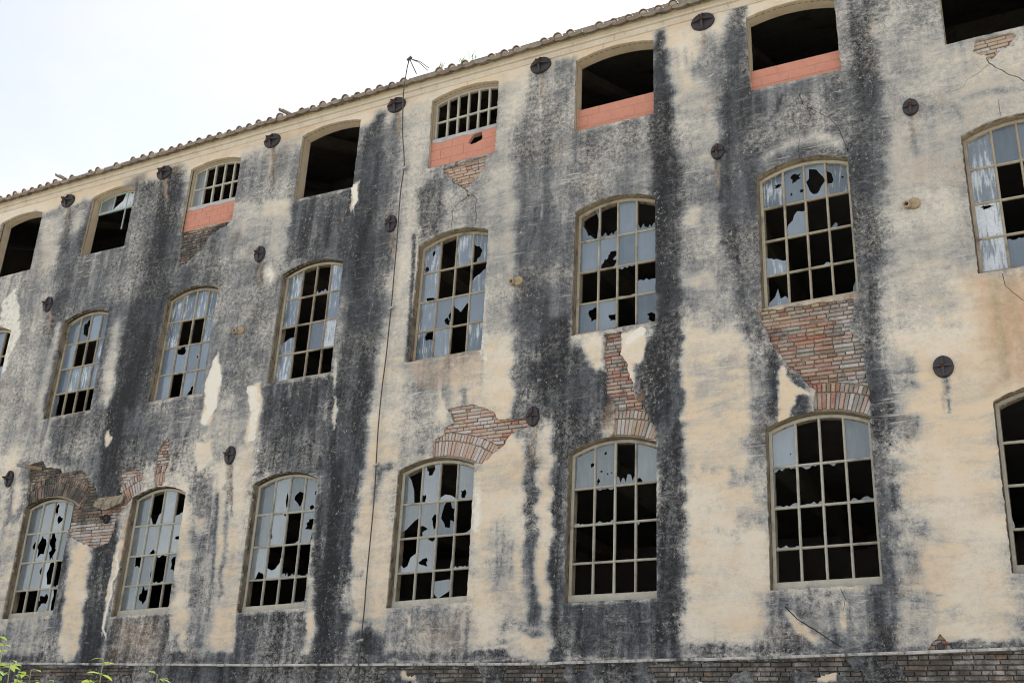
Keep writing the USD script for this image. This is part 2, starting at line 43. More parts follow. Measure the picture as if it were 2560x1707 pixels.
ST = [('P',[(-1.908,14.716),(-0.991,14.882),(4.922,14.298),(10.681,14.59),(16.226,15.22),(19.313,15.208),(19.225,13.797),(17.775,13.709),(16.222,13.779),(14.104,13.805),(11.067,13.817),(7.952,13.739),(4.375,13.826),(-0.688,13.961)],0.06,0.08),('P',[(0.749,13.772),(2.422,13.753),(2.49,12.725),(1.184,12.09)],0.28,0.2),('P',[(4.141,13.702),(5.535,13.817),(5.522,13.277),(4.154,13.367)],0.2,0.15),('P',[(6.97,14.007),(8.59,14.017),(8.27,13.161),(7.109,13.229)],0.32,0.2),('P',[(7.136,11.79),(8.726,12.349),(8.7,11.092),(8.3,10.225),(7.199,10.222)],0.36,0.2),('P',[(11.052,13.972),(11.748,14.028),(11.749,12.328),(12.034,9.592),(11.184,8.886),(11.147,11.531)],0.34,0.2),('P',[(13.189,13.959),(14.716,13.889),(14.65,13.158),(13.705,12.769),(13.174,12.629)],0.22,0.25),('P',[(13.22,12.617),(13.795,12.745),(13.909,8.483),(13.188,8.119),(13.207,10.567)],0.33,0.2),('P',[(16.586,14.144),(17.636,14.071),(17.547,13.117),(17.298,12.755),(16.648,12.594)],0.1,0.2),('P',[(16.686,12.583),(17.522,12.776),(17.469,10.957),(16.741,10.968)],0.36,0.25),('P',[(16.706,11.14),(17.616,11.082),(17.538,8.658),(16.704,8.359)],0.42,0.25),('P',[(16.632,8.153),(17.596,8.362),(17.865,6.818),(17.792,3.882),(17.439,3.69),(16.672,3.779)],0.12,0.12),('P',[(19.922,13.049),(20.8,12.761),(20.963,11.298),(19.913,11.281)],0.36,0.2),('P',[(20.763,12.37),(22.229,12.138),(22.067,10.844),(20.977,10.845)],0.3,0.2),('P',[(19.907,11.205),(20.999,11.063),(20.903,8.481),(19.818,7.872)],0.33,0.2),('P',[(19.909,8.256),(20.882,8.551),(21.544,8.363),(21.454,6.762),(20.959,6.524),(20.82,3.555),(19.539,3.574)],0.12,0.15),('P',[(10.629,8.799),(11.525,9.17),(11.584,7.224),(11.565,5.719),(11.606,3.993),(10.942,4.008)],0.17,0.12),('P',[(13.046,8.373),(13.905,8.562),(14.099,6.956),(14.136,3.715),(13.259,3.697),(13.163,6.613)],0.13,0.12),('P',[(12.371,8.229),(13.168,8.435),(13.865,7.724),(13.807,7.282),(13.301,7.642),(12.632,7.647)],0.24,0.1),('P',[(-0.154,12.335),(1.118,12.549),(1.878,10.262),(2.156,8.225),(1.23,8.127)],0.36,0.2),('P',[(1.028,8.743),(1.859,8.747),(2.401,6.79),(2.36,5.888),(2.108,5.458)],0.22,0.15),('P',[(1.807,6.374),(2.469,6.785),(2.963,4.395),(2.537,4.154)],0.33,0.1),('P',[(4.133,5.615),(4.594,5.674),(4.932,3.787),(4.469,3.794)],0.13,0.06),('P',[(6.569,6.977),(6.87,7.378),(7.537,3.675),(7.107,3.68)],0.16,0.08),('P',[(7.599,6.97),(8.432,7.558),(8.412,5.931),(8.577,3.662),(8.059,3.668)],0.2,0.1),('P',[(3.515,14.072),(5.323,13.922),(5.774,10.654),(5.607,8.22),(4.288,7.269),(3.557,10.013),(3.752,12.043)],0.73,0.15),('P',[(6.528,13.794),(8.522,13.72),(8.286,12.347),(7.374,11.742),(6.772,11.265),(6.405,11.937)],0.5,0.2),('P',[(6.732,11.47),(8.462,11.234),(8.813,8.364),(7.294,8.556),(7.156,9.853)],0.58,0.2),('P',[(-0.315,12.824),(1.946,12.17),(2.587,8.565),(1.33,7.825)],0.44,0.2),('P',[(4.092,9.935),(4.434,10.081),(4.714,8.601),(4.384,8.547)],0.3,0.1),('P',[(14.869,11.236),(16.214,11.009),(16.217,12.104),(14.84,12.379)],0.6,0.1),('P',[(16.668,11.149),(17.616,11.082),(17.571,9.688),(16.655,10.029)],0.56,0.15),('P',[(2.585,12.376),(4.328,12.355),(4.427,10.883),(2.416,11.013)],0.62,0.15),('P',[(-0.154,12.335),(1.035,12.341),(1.227,10.781),(0.385,10.697)],0.45,0.1),('P',[(5.613,11.685),(6.816,12.26),(6.85,10.858),(5.415,10.914)],0.62,0.12),('P',[(8.597,12.477),(10.089,12.481),(9.973,10.94),(8.549,11.026)],0.78,0.1),('P',[(12.281,12.2),(13.11,12.184),(12.917,10.974),(12.115,10.787),(11.839,11.84)],0.5,0.15),('P',[(11.537,12.002),(11.992,12.269),(12.179,11.129),(11.689,10.873)],0.72,0.1),('P',[(14.795,12.481),(16.218,12.434),(16.215,11.258),(15.751,11.034),(14.832,11.074)],0.62,0.1),('P',[(17.95,12.436),(19.339,12.361),(19.339,10.89),(17.966,10.997)],0.66,0.1),('P',[(2.476,4.341),(4.009,4.367),(4.233,3.598),(2.715,3.614)],0.48,0.06),('P',[(5.592,4.364),(6.974,4.379),(7.131,3.569),(5.492,3.585)],0.72,0.04),('P',[(8.551,4.334),(10.154,4.344),(10.267,3.557),(8.593,3.575)],0.84,0.03),('P',[(11.672,4.312),(13.184,4.331),(13.217,3.538),(11.67,3.555)],0.6,0.04),('P',[(14.773,4.317),(16.273,4.328),(16.321,3.515),(14.714,3.534)],0.84,0.04),('P',[(17.913,4.351),(19.337,4.369),(19.458,3.548),(17.82,3.571)],0.66,0.06),('P',[(10.137,4.849),(10.317,5.06),(10.365,4.056),(10.21,3.71)],0.32,0.06),('P',[(9.925,6.213),(10.034,6.437),(10.137,5.364),(10.063,5.369)],0.4,0.05),('P',[(2.831,8.634),(5.415,8.794),(5.684,7.143),(4.385,6.903),(2.878,7.583)],0.74,0.12),('P',[(5.459,8.603),(6.935,8.691),(6.91,7.72),(6.531,6.896),(5.642,7.322)],0.62,0.12),('P',[(8.491,8.561),(10.129,8.574),(10.165,7.214),(10.049,6.67),(8.511,6.806)],0.86,0.08),('P',[(13.757,8.273),(15.32,8.425),(15.476,8.03),(15.598,7.077),(15.348,6.754),(14.762,6.568),(13.897,7.088)],0.93,0.1),('P',[(15.88,8.192),(16.314,8.347),(16.34,6.65),(16.167,7.012),(15.919,7.463)],0.93,0.07),('P',[(17.947,8.025),(18.219,7.642),(18.621,6.99),(18.67,6.79),(17.988,6.739)],0.86,0.08),('P',[(10.401,8.328),(11.331,8.369),(11.291,7.889),(10.464,7.827)],0.38,0.1),('L',[(2.623,13.368,0.148),(2.343,12.755,0.296),(2.192,11.798,0.338),(2.11,10.642,0.29)],0.7,0.12),('L',[(4.182,13.526,0.111),(4.163,11.964,0.375),(4.184,9.921,0.395),(4.434,8.354,0.381)],0.66,0.15),('L',[(4.972,13.952,0.136),(4.965,12.65,0.3),(5.014,9.993,0.445),(5.059,8.282,0.494),(5.057,6.847,0.361)],0.86,0.12),('L',[(4.558,10.86,0.197),(4.794,8.873,0.378),(4.769,7.048,0.305)],0.97,0.1),('L',[(6.862,13.287,0.187),(6.973,11.424,0.24),(7.098,9.862,0.232),(6.953,8.599,0.228)],0.55,0.2),('L',[(7.984,13.542,0.178),(7.685,12.581,0.237),(7.42,12.132,0.179)],0.55,0.15),('L',[(10.415,13.964,0.161),(10.355,12.662,0.369),(10.418,10.581,0.425),(10.463,8.993,0.466),(10.43,7.346,0.476),(10.45,5.421,0.434),(10.512,3.637,0.417)],0.86,0.09),('L',[(10.706,8.957,0.194),(10.525,7.336,0.312),(10.541,5.416,0.301),(10.59,3.704,0.289)],0.95,0.1),('L',[(10.842,13.828,0.095),(10.865,12.347,0.154),(10.977,11.016,0.149),(10.956,9.43,0.116),(10.956,8.586,0.076)],0.72,0.09),('L',[(14.056,13.896,0.136),(13.912,13.085,0.358),(13.92,10.934,0.365),(14.031,8.465,0.325),(14.131,7.466,0.317)],0.72,0.12),('L',[(14.283,9.211,0.122),(14.642,7.997,0.234),(14.7,6.19,0.171),(14.725,3.644,0.141)],0.9,0.07),('L',[(16.344,14.083,0.081),(16.362,12.94,0.177),(16.431,11.623,0.236),(16.446,9.604,0.241),(16.49,8.102,0.219),(16.468,5.711,0.207),(16.448,3.56,0.21)],0.93,0.06),('L',[(16.676,11.729,0.113),(16.805,10.312,0.218),(16.71,8.799,0.141)],0.6,0.15),('L',[(17.702,14.231,0.098),(17.663,12.562,0.24),(17.612,10.527,0.28),(17.726,9.209,0.223),(17.822,8.184,0.131)],0.82,0.09),('L',[(17.887,8.174,0.098),(17.852,6.82,0.082),(17.876,5.295,0.049)],0.72,0.08),('L',[(19.685,13.467,0.079),(19.593,12.002,0.193),(19.492,10.323,0.206),(19.434,8.68,0.198),(19.458,7.015,0.162),(19.441,5.483,0.139),(19.35,3.523,0.159)],0.84,0.1),('L',[(19.672,6.12,0.167),(19.705,4.886,0.134),(19.726,3.624,0.182)],0.4,0.15),('L',[(20.329,11.017,0.027),(20.307,10.498,0.027),(20.298,9.988,0.024)],0.58,0.05),('L',[(20.397,7.114,0.033),(20.402,6.834,0.021),(20.387,6.621,0.013)],0.82,0.03),('L',[(17.333,11.233,0.05),(17.354,10.665,0.043),(17.364,9.73,0.048)],0.85,0.05),('L',[(14.149,7.06,0.079),(14.194,5.679,0.083),(14.278,4.606,0.096),(14.37,3.649,0.143)],0.82,0.05),('L',[(13.664,5.578,0.117),(13.714,4.695,0.228),(13.839,3.783,0.148)],0.52,0.12),('L',[(14.365,7.073,0.062),(14.515,5.521,0.097),(14.624,3.707,0.091)],0.3,0.08),('L',[(7.889,7.11,0.064),(8.0,5.958,0.052),(8.1,4.632,0.04)],0.55,0.03),('L',[(7.133,7.267,0.276),(7.503,5.591,0.242),(7.82,3.671,0.25)],0.62,0.1),('L',[(5.004,5.904,0.296),(5.14,4.497,0.345),(5.258,3.627,0.337)],0.9,0.08),('L',[(3.899,5.371,0.185),(4.189,4.362,0.215),(4.281,3.637,0.235)],0.72,0.1),('L',[(2.201,7.646,0.165),(2.469,6.785,0.161),(2.184,6.44,0.135)],0.7,0.06),('L',[(1.831,7.207,0.111),(1.957,6.731,0.095),(2.034,6.087,0.068)],0.72,0.06),('L',[(11.462,6.697,0.099),(11.273,6.562,0.099),(11.234,6.112,0.062)],0.7,0.05),('L',[(11.25,3.864,0.17),(11.296,3.762,0.296),(11.311,3.492,0.336)],0.9,0.06),('L',[(7.931,13.871,0.036),(7.769,13.806,0.036),(7.774,13.28,0.03)],0.3,0.02),('L',[(17.173,13.951,0.038),(17.199,13.401,0.053),(17.216,13.13,0.264)],0.55,0.1),('L',[(17.204,13.624,0.153),(17.309,13.234,0.226),(17.306,13.102,0.263)],0.55,0.1),('L',[(0.815,13.063,0.095),(0.557,13.813,0.097)],0.5,0.08),('P',[(5.046,3.785),(10.112,3.642),(13.251,3.601),(13.283,3.678),(14.71,3.656),(14.851,3.642),(16.577,3.687),(19.465,3.639),(19.571,3.648),(20.938,3.655),(20.93,3.584),(19.457,3.543),(14.715,3.509),(10.135,3.49),(2.739,3.54),(2.696,3.672)],0.8,0.04),('P',[(2.744,3.524),(10.137,3.476),(14.856,3.459),(19.667,3.551),(21.161,3.611),(21.061,2.81),(3.044,2.614)],0.86,0.02),('P',[(13.268,3.684),(14.136,3.715),(14.638,3.707),(14.14,3.64),(13.27,3.652)],0.1,0.02),('L',[(3.907,14.122,0.143),(4.075,13.046,0.232),(4.174,12.094,0.249),(4.215,11.047,0.223),(4.229,9.973,0.175)],0.64,0.12),('P',[(2.43,12.435),(3.89,12.363),(3.946,11.093),(2.492,11.062)],0.57,0.12),('P',[(5.785,11.442),(6.556,11.966),(6.943,10.964),(5.668,10.862)],0.7,0.08),('L',[(4.983,14.014,0.136),(4.988,13.209,0.246),(4.972,12.148,0.308),(4.955,11.121,0.347),(4.85,9.815,0.383),(4.752,8.871,0.378)],0.86,0.1),('L',[(4.893,13.448,0.091),(4.927,12.156,0.15),(4.906,11.333,0.131)],0.95,0.06),('L',[(5.057,9.979,0.212),(4.899,9.105,0.252),(4.796,8.368,0.249)],0.97,0.08),('L',[(4.089,10.526,0.107),(4.175,9.588,0.175),(4.259,8.807,0.154)],0.27,0.07),('L',[(2.31,10.743,0.077),(2.238,9.59,0.095),(2.272,8.725,0.093)],0.3,0.05),('L',[(2.451,10.789,0.048),(2.432,9.698,0.065),(2.411,8.708,0.065)],0.72,0.03),('P',[(6.873,12.788),(8.071,12.52),(8.182,11.833),(7.005,12.077)],0.3,0.12),('P',[(6.837,13.852),(7.333,13.729),(7.508,12.714),(7.024,12.823)],0.52,0.12),('L',[(5.434,11.003,0.093),(5.464,9.789,0.108),(5.445,8.66,0.106)],0.86,0.05),('P',[(7.336,9.88),(8.015,9.773),(8.122,9.153),(7.454,9.248)],0.62,0.1),('L',[(1.872,13.597,0.132),(1.919,12.757,0.181),(1.987,11.863,0.178)],0.66,0.08),('P',[(8.534,12.484),(9.964,12.453),(10.014,10.955),(8.633,11.129)],0.74,0.07),('L',[(9.953,12.423,0.028),(9.971,11.841,0.042)],0.93,0.03),('L',[(8.883,12.339,0.045),(8.948,11.163,0.073)],0.88,0.05),('L',[(9.526,12.326,0.037),(9.533,11.237,0.057)],0.86,0.04),('P',[(7.799,12.649),(8.458,12.501),(8.526,12.055),(7.875,12.195)],0.22,0.07),('P',[(7.304,12.419),(8.244,12.215),(8.394,11.271),(7.476,11.451)],0.38,0.1),('L',[(10.313,12.991,0.283),(10.258,11.715,0.292),(10.274,10.48,0.284),(10.318,9.065,0.296),(10.366,7.67,0.288)],0.8,0.08),('L',[(10.425,12.314,0.09),(10.369,11.07,0.103),(10.4,9.98,0.08)],0.92,0.05),('L',[(9.948,10.419,0.069),(10.052,9.105,0.087),(10.08,8.645,0.066)],0.55,0.06),('L',[(10.701,12.378,0.082),(10.753,11.299,0.115),(10.764,10.035,0.112),(10.806,8.992,0.064)],0.76,0.07),('L',[(11.32,10.701,0.162),(11.305,9.595,0.177),(11.298,8.477,0.174),(11.298,7.616,0.183)],0.3,0.1),('L',[(11.55,11.074,0.045),(11.598,9.774,0.044),(11.651,8.592,0.043)],0.88,0.03),('P',[(11.797,11.688),(12.117,11.617),(12.172,10.946),(11.857,11.01)],0.74,0.07),('L',[(12.012,12.133,0.045),(12.022,11.638,0.058)],0.8,0.04),('P',[(13.087,11.698),(13.506,11.601),(13.644,8.991),(13.249,9.055)],0.42,0.08),('L',[(11.884,8.022,0.09),(11.87,7.55,0.119)],0.62,0.07),('L',[(12.818,7.903,0.046),(12.869,7.588,0.056)],0.6,0.05),('P',[(8.519,8.539),(10.088,8.335),(10.173,7.692),(8.63,7.868)],0.83,0.05),('L',[(8.7,8.487,0.028),(8.762,7.853,0.049)],0.66,0.03),('L',[(9.048,8.442,0.027),(9.105,7.814,0.048)],0.66,0.03),('L',[(9.357,8.402,0.027),(9.41,7.779,0.047)],0.95,0.03),('L',[(9.694,8.358,0.027),(9.742,7.741,0.046)],0.95,0.03),('L',[(9.927,8.328,0.027),(9.972,7.715,0.046)],0.66,0.03),('L',[(10.057,8.818,0.026),(10.1,8.25,0.032),(10.154,7.694,0.026)],0.28,0.04),('P',[(12.973,12.333),(13.579,12.182),(13.692,9.96),(13.115,10.068)],0.35,0.1),('P',[(13.135,8.858),(13.698,8.771),(13.772,7.33),(13.229,7.393)],0.17,0.08),('L',[(14.05,12.066,0.232),(14.094,10.326,0.224),(14.045,8.927,0.229),(14.093,7.244,0.236)],0.72,0.07),('L',[(14.132,12.046,0.023),(14.167,10.874,0.022)],0.45,0.03),('P',[(14.354,10.777),(14.795,10.683),(14.846,8.798),(14.423,8.866)],0.64,0.08),('P',[(14.204,9.007),(14.763,8.967),(14.77,7.801),(14.389,7.652),(14.237,8.174)],0.93,0.08),('P',[(14.791,11.883),(16.235,11.525),(16.233,10.943),(15.613,11.114),(14.813,11.015)],0.55,0.06),('L',[(16.489,11.462,0.207),(16.466,9.853,0.2),(16.439,8.347,0.199),(16.428,6.978,0.207)],0.88,0.05),('L',[(16.398,11.484,0.066),(16.374,9.355,0.073),(16.359,6.986,0.079)],0.97,0.04),('P',[(16.728,10.534),(17.352,10.396),(17.329,9.529),(16.716,9.648)],0.46,0.1),('P',[(16.802,10.518),(17.019,10.47),(17.012,10.105),(16.796,10.15)],0.2,0.06),('P',[(16.715,9.597),(17.511,9.443),(17.481,8.47),(16.702,8.598)],0.5,0.1),('P',[(16.712,9.318),(17.182,9.231),(17.175,8.96),(16.708,9.042)],0.28,0.06),('P',[(16.698,8.355),(17.607,8.213),(17.561,6.848),(16.679,6.949)],0.16,0.06),('P',[(16.658,8.862),(17.308,8.75),(17.304,8.596),(16.656,8.704)],0.55,0.05),('P',[(16.962,7.604),(17.496,7.532),(17.492,7.396),(16.96,7.465)],0.4,0.05),('P',[(17.287,7.979),(17.598,7.933),(17.59,7.703),(17.281,7.746)],0.35,0.05),('L',[(17.707,11.16,0.212),(17.755,10.514,0.185),(17.728,9.105,0.157),(17.745,8.333,0.132)],0.76,0.08),('P',[(14.753,8.404),(15.346,8.018),(15.41,7.094),(14.56,7.191)],0.88,0.06),('P',[(15.058,8.535),(15.313,8.521),(15.344,8.117),(15.27,8.078)],0.1,0.03),('P',[(15.911,7.987),(16.223,7.943),(16.22,7.001),(15.915,7.036)],0.95,0.04),('L',[(17.223,13.69,0.015),(17.23,13.32,0.05),(17.237,12.956,0.031)],0.52,0.08),('L',[(17.34,13.675,0.021),(17.341,13.094,0.068),(17.342,12.526,0.041)],0.52,0.08),('L',[(17.435,13.576,0.014),(17.437,13.098,0.043),(17.44,12.63,0.027)],0.52,0.08),('L',[(17.468,13.382,0.01),(17.479,13.198,0.03),(17.489,13.015,0.019)],0.52,0.08),('L',[(17.08,13.458,0.012),(17.091,13.226,0.037),(17.102,12.997,0.023)],0.52,0.08),('L',[(16.805,13.637,0.014),(16.817,13.379,0.045),(16.829,13.124,0.028)],0.52,0.08),('L',[(16.644,13.641,0.01),(16.658,13.451,0.032),(16.672,13.263,0.02)],0.52,0.08),('L',[(16.922,13.462,0.01),(16.933,13.183,0.031),(16.944,12.909,0.02)],0.52,0.08),('P',[(17.926,12.359),(19.31,12.253),(19.32,11.388),(18.639,11.447),(17.963,11.417)],0.63,0.08),('L',[(18.113,11.132,0.07),(18.491,11.281,0.104),(18.907,11.295,0.118),(19.266,11.082,0.066)],0.36,0.06),('L',[(19.794,13.513,0.101),(19.739,12.543,0.149),(19.691,11.448,0.178)],0.84,0.07),('L',[(19.728,11.279,0.177),(19.737,10.342,0.173),(19.669,9.063,0.168)],0.74,0.09),('L',[(17.761,14.115,0.096),(17.749,13.16,0.188),(17.731,12.069,0.202)],0.82,0.07),('L',[(20.293,13.171,0.114),(20.164,11.637,0.142)],0.46,0.12),('L',[(21.068,11.381,0.044),(21.418,11.397,0.058),(21.795,11.326,0.057)],0.5,0.08),('P',[(17.924,12.316),(18.106,12.264),(18.09,11.885),(17.91,11.935)],0.8,0.05),('L',[(18.41,12.177,0.028),(18.308,11.91,0.036)],0.85,0.04),('P',[(19.98,10.589),(20.858,10.372),(20.595,7.765),(19.76,7.896)],0.31,0.12),('L',[(14.019,13.868,0.209),(14.047,12.613,0.203),(14.038,11.246,0.176)],0.62,0.08),('L',[(14.03,13.816,0.032),(14.054,12.988,0.032)],0.38,0.03),('P',[(14.28,14.184),(14.712,14.051),(14.75,12.612),(14.331,12.724)],0.56,0.07),('P',[(2.796,8.449),(4.321,8.277),(4.551,7.391),(3.064,7.53)],0.74,0.08),('L',[(4.702,8.707,0.274),(4.717,7.768,0.27),(4.804,6.916,0.221)],1.0,0.06),('P',[(4.845,8.487),(5.776,8.377),(6.031,7.252),(5.128,7.337)],0.76,0.08),('P',[(6.29,8.512),(6.754,8.455),(7.083,6.847),(6.64,6.886)],0.6,0.06),('P',[(8.666,8.221),(9.706,8.093),(9.892,6.776),(8.888,6.867)],0.86,0.05),('L',[(10.347,8.014,0.351),(10.432,6.558,0.353),(10.444,5.458,0.358),(10.454,4.405,0.364),(10.43,3.646,0.352)],0.9,0.05),('L',[(10.361,6.847,0.103),(10.399,5.3,0.133),(10.388,3.948,0.129)],1.0,0.05),('L',[(6.758,5.792,0.063),(6.96,4.686,0.062)],0.6,0.05),('P',[(6.951,5.257),(7.261,5.241),(7.356,4.784),(7.051,4.796)],0.5,0.05),('P',[(7.107,4.016),(7.295,4.012),(7.365,3.686),(7.178,3.688)],0.55,0.05),('L',[(7.538,5.744,0.229),(7.68,4.66,0.209),(7.758,3.734,0.219)],0.58,0.05),('P',[(7.246,6.055),(7.556,6.034),(7.614,5.739),(7.307,5.758)],0.35,0.05),('L',[(7.693,6.496,0.038),(7.874,4.987,0.037),(7.879,4.216,0.029)],0.75,0.03),('L',[(4.975,5.114,0.212),(5.027,4.289,0.234),(5.114,3.659,0.247)],0.92,0.05),('L',[(4.358,5.507,0.22),(4.464,4.658,0.284),(4.541,3.78,0.236)],0.12,0.05),('L',[(3.842,5.72,0.135),(3.986,4.674,0.149),(4.089,3.729,0.172)],0.74,0.05),('L',[(10.067,4.837,0.066),(10.164,4.157,0.098),(10.165,3.7,0.052)],0.22,0.05),('P',[(10.792,5.544),(11.561,5.497),(11.665,4.517),(10.916,4.544)],0.17,0.06),('P',[(10.8,4.962),(11.12,4.947),(11.132,4.843),(10.813,4.857)],0.6,0.04),('P',[(11.023,4.185),(11.519,4.172),(11.527,4.097),(11.033,4.11)],0.5,0.04),('P',[(10.743,4.653),(10.967,4.644),(11.017,4.236),(10.796,4.242)],0.5,0.05),('L',[(2.172,6.139,0.195),(2.419,5.227,0.237),(2.524,4.476,0.232)],0.32,0.05),('L',[(13.92,8.63,0.167),(13.933,7.918,0.166),(13.941,7.341,0.123)],0.74,0.06),('P',[(14.125,8.204),(14.492,8.152),(14.519,7.386),(14.159,7.429)],0.93,0.06),('P',[(13.67,5.256),(13.906,5.242),(13.943,4.525),(13.711,4.534)],0.52,0.07),('L',[(14.138,6.981,0.072),(14.199,5.606,0.077),(14.229,4.481,0.095),(14.213,3.603,0.111)],0.8,0.05),('L',[(14.398,6.916,0.099),(14.449,5.589,0.103),(14.475,4.406,0.093)],0.17,0.05),('L',[(14.599,6.749,0.07),(14.65,5.233,0.083),(14.691,3.502,0.089)],0.93,0.04),('P',[(13.717,4.433),(14.138,4.418),(14.154,4.088),(13.736,4.099)],0.3,0.06),('P',[(13.814,4.064),(14.563,4.045),(14.567,3.916),(13.822,3.933)],0.55,0.05),('P',[(13.789,3.835),(14.535,3.821),(14.545,3.535),(13.805,3.544)],0.22,0.05),('P',[(16.791,7.792),(17.915,7.635),(17.89,7.017),(16.781,7.151)],0.28,0.09),('P',[(17.398,6.082),(17.881,6.038),(17.87,5.765),(17.39,5.804)],0.52,0.05),('P',[(17.443,5.446),(17.855,5.417),(17.846,5.198),(17.436,5.224)],0.45,0.05),('P',[(16.935,6.19),(17.269,6.159),(17.265,6.044),(16.933,6.074)],0.36,0.04),('P',[(16.698,6.229),(16.868,6.213),(16.865,6.03),(16.695,6.044)],0.4,0.05),('P',[(17.113,5.245),(17.436,5.224),(17.433,5.13),(17.111,5.15)],0.36,0.05),('P',[(17.578,6.579),(17.87,6.548),(17.865,6.416),(17.574,6.446)],0.5,0.05),('L',[(17.818,7.683,0.1),(17.803,6.892,0.098),(17.757,6.131,0.113),(17.784,5.612,0.063)],0.58,0.06),('L',[(19.546,6.721,0.088),(19.481,5.542,0.099),(19.454,4.512,0.111),(19.404,3.561,0.121)],0.83,0.06),('P',[(19.76,7.542),(20.051,7.5),(20.011,7.049),(19.723,7.087)],0.55,0.07),('P',[(19.688,6.672),(20.003,6.636),(19.972,6.294),(19.66,6.327)],0.5,0.06),('P',[(19.653,5.23),(19.957,5.209),(19.93,4.919),(19.629,4.937)],0.55,0.06),('P',[(19.593,4.852),(19.868,4.836),(19.837,4.495),(19.564,4.507)],0.55,0.06),('P',[(19.6,4.278),(19.977,4.264),(19.951,3.988),(19.576,3.999)],0.45,0.06),('P',[(19.481,3.835),(19.936,3.824),(19.913,3.581),(19.46,3.588)],0.5,0.06),('P',[(20.07,4.122),(20.253,4.116),(20.239,3.98),(20.056,3.985)],0.32,0.06),('P',[(19.933,4.948),(20.149,4.935),(20.138,4.821),(19.922,4.833)],0.34,0.05),('P',[(15.679,8.482),(16.047,8.522),(16.076,8.236),(15.975,7.959),(15.845,7.941),(15.862,7.471),(15.774,7.589),(15.661,8.003),(15.659,8.299)],0.04,0.015),('P',[(15.016,8.395),(15.243,8.512),(15.361,8.269),(15.344,7.901),(15.179,7.924)],0.12,0.06),('P',[(18.15,7.516),(18.216,7.588),(18.3,7.361),(18.479,7.205),(18.596,7.092),(18.381,7.118),(18.274,6.836),(18.135,6.528),(18.085,6.793)],0.06,0.02),('P',[(6.971,8.958),(7.129,9.412),(7.354,8.817),(7.329,8.374),(7.179,7.909),(6.991,7.974)],0.06,0.03),('P',[(8.051,8.548),(8.352,8.64),(8.456,8.15),(8.394,7.478),(8.167,7.418),(8.198,8.009)],0.06,0.03),('P',[(6.969,7.541),(7.321,7.573),(7.436,7.153),(7.112,6.997),(6.944,7.285)],0.08,0.04),('P',[(8.017,11.012),(8.182,11.076),(8.333,10.953),(8.325,10.736),(8.184,10.667),(8.069,10.83)],0.2,0.08),('P',[(9.961,12.511),(10.133,12.539),(10.125,12.182),(10.019,11.87),(9.966,12.218)],0.08,0.02),('P',[(12.333,8.155),(12.483,7.588),(12.485,7.357),(12.306,7.454),(12.373,7.678)],0.14,0.04),('P',[(10.125,7.867),(10.135,8.155),(10.238,7.813),(10.18,7.453)],0.2,0.03),('P',[(12.883,4.394),(13.192,4.45),(13.226,3.73),(13.175,4.921)],0.2,0.05),('P',[(18.078,4.103),(18.382,3.84),(18.54,3.643),(18.427,3.645),(18.044,3.99)],0.2,0.03),('P',[(18.831,4.248),(18.91,4.189),(18.86,3.857),(18.788,3.859)],0.18,0.03),('P',[(17.848,3.542),(18.421,3.535),(18.42,3.524),(17.848,3.531)],0.15,0.02),('P',[(5.494,5.791),(5.497,5.458),(5.418,5.052),(5.395,4.172),(5.367,3.936),(5.312,4.491),(5.312,5.468),(5.367,5.798)],0.12,0.02),('P',[(10.054,4.347),(10.173,4.343),(10.249,4.058),(10.189,3.849),(10.105,4.062)],0.14,0.03),('P',[(12.054,4.218),(12.112,4.217),(12.115,4.015),(12.066,4.016)],0.16,0.02),('P',[(12.805,10.648),(12.883,10.806),(12.934,10.45)],0.2,0.05),('P',[(4.406,7.986),(4.495,8.115),(4.618,7.872),(4.541,7.697)],0.12,0.03),('P',[(18.468,3.371),(18.662,3.369),(18.668,3.208),(18.43,3.208)],0.06,0.02),('P',[(16.895,3.326),(17.066,3.325),(17.009,2.988),(16.876,2.987)],0.25,0.05),('P',[(12.058,3.354),(12.256,3.386),(12.314,3.192),(12.071,3.224)],0.2,0.04),('L',[(1.75,13.809,0.061),(1.848,13.512,0.053),(1.944,13.173,0.03)],0.66,0.04),('L',[(4.765,13.834,0.055),(4.856,13.483,0.047),(4.945,13.083,0.027)],0.66,0.04),('L',[(7.79,13.885,0.049),(7.877,13.422,0.041),(7.963,12.895,0.023)],0.66,0.04),('L',[(10.887,13.896,0.043),(10.929,13.583,0.037),(10.965,13.226,0.021)],0.66,0.04),('L',[(14.047,13.899,0.036),(14.07,13.549,0.031),(14.086,13.149,0.018)],0.66,0.04),('L',[(17.139,13.826,0.031),(17.142,13.581,0.027),(17.136,13.3,0.015)],0.66,0.04),('L',[(1.862,11.157,0.058),(1.975,10.821,0.051),(2.088,10.438,0.029)],0.66,0.04),('L',[(7.903,11.226,0.046),(7.965,10.926,0.04),(8.023,10.582,0.022)],0.66,0.04),('L',[(11.029,11.261,0.04),(11.074,10.924,0.035),(11.114,10.539,0.02)],0.66,0.04),('L',[(17.332,11.216,0.029),(17.332,10.926,0.025),(17.323,10.593,0.014)],0.66,0.04),('L',[(20.307,11.266,0.024),(20.29,10.997,0.021),(20.263,10.688,0.012)],0.66,0.04),('L',[(7.909,7.058,0.043),(8.003,6.604,0.036),(8.099,6.087,0.021)],0.66,0.04),('L',[(14.179,7.093,0.032),(14.201,6.744,0.027),(14.219,6.344,0.016)],0.66,0.04),('L',[(20.364,7.112,0.022),(20.347,6.89,0.02),(20.323,6.635,0.01)],0.66,0.04)]
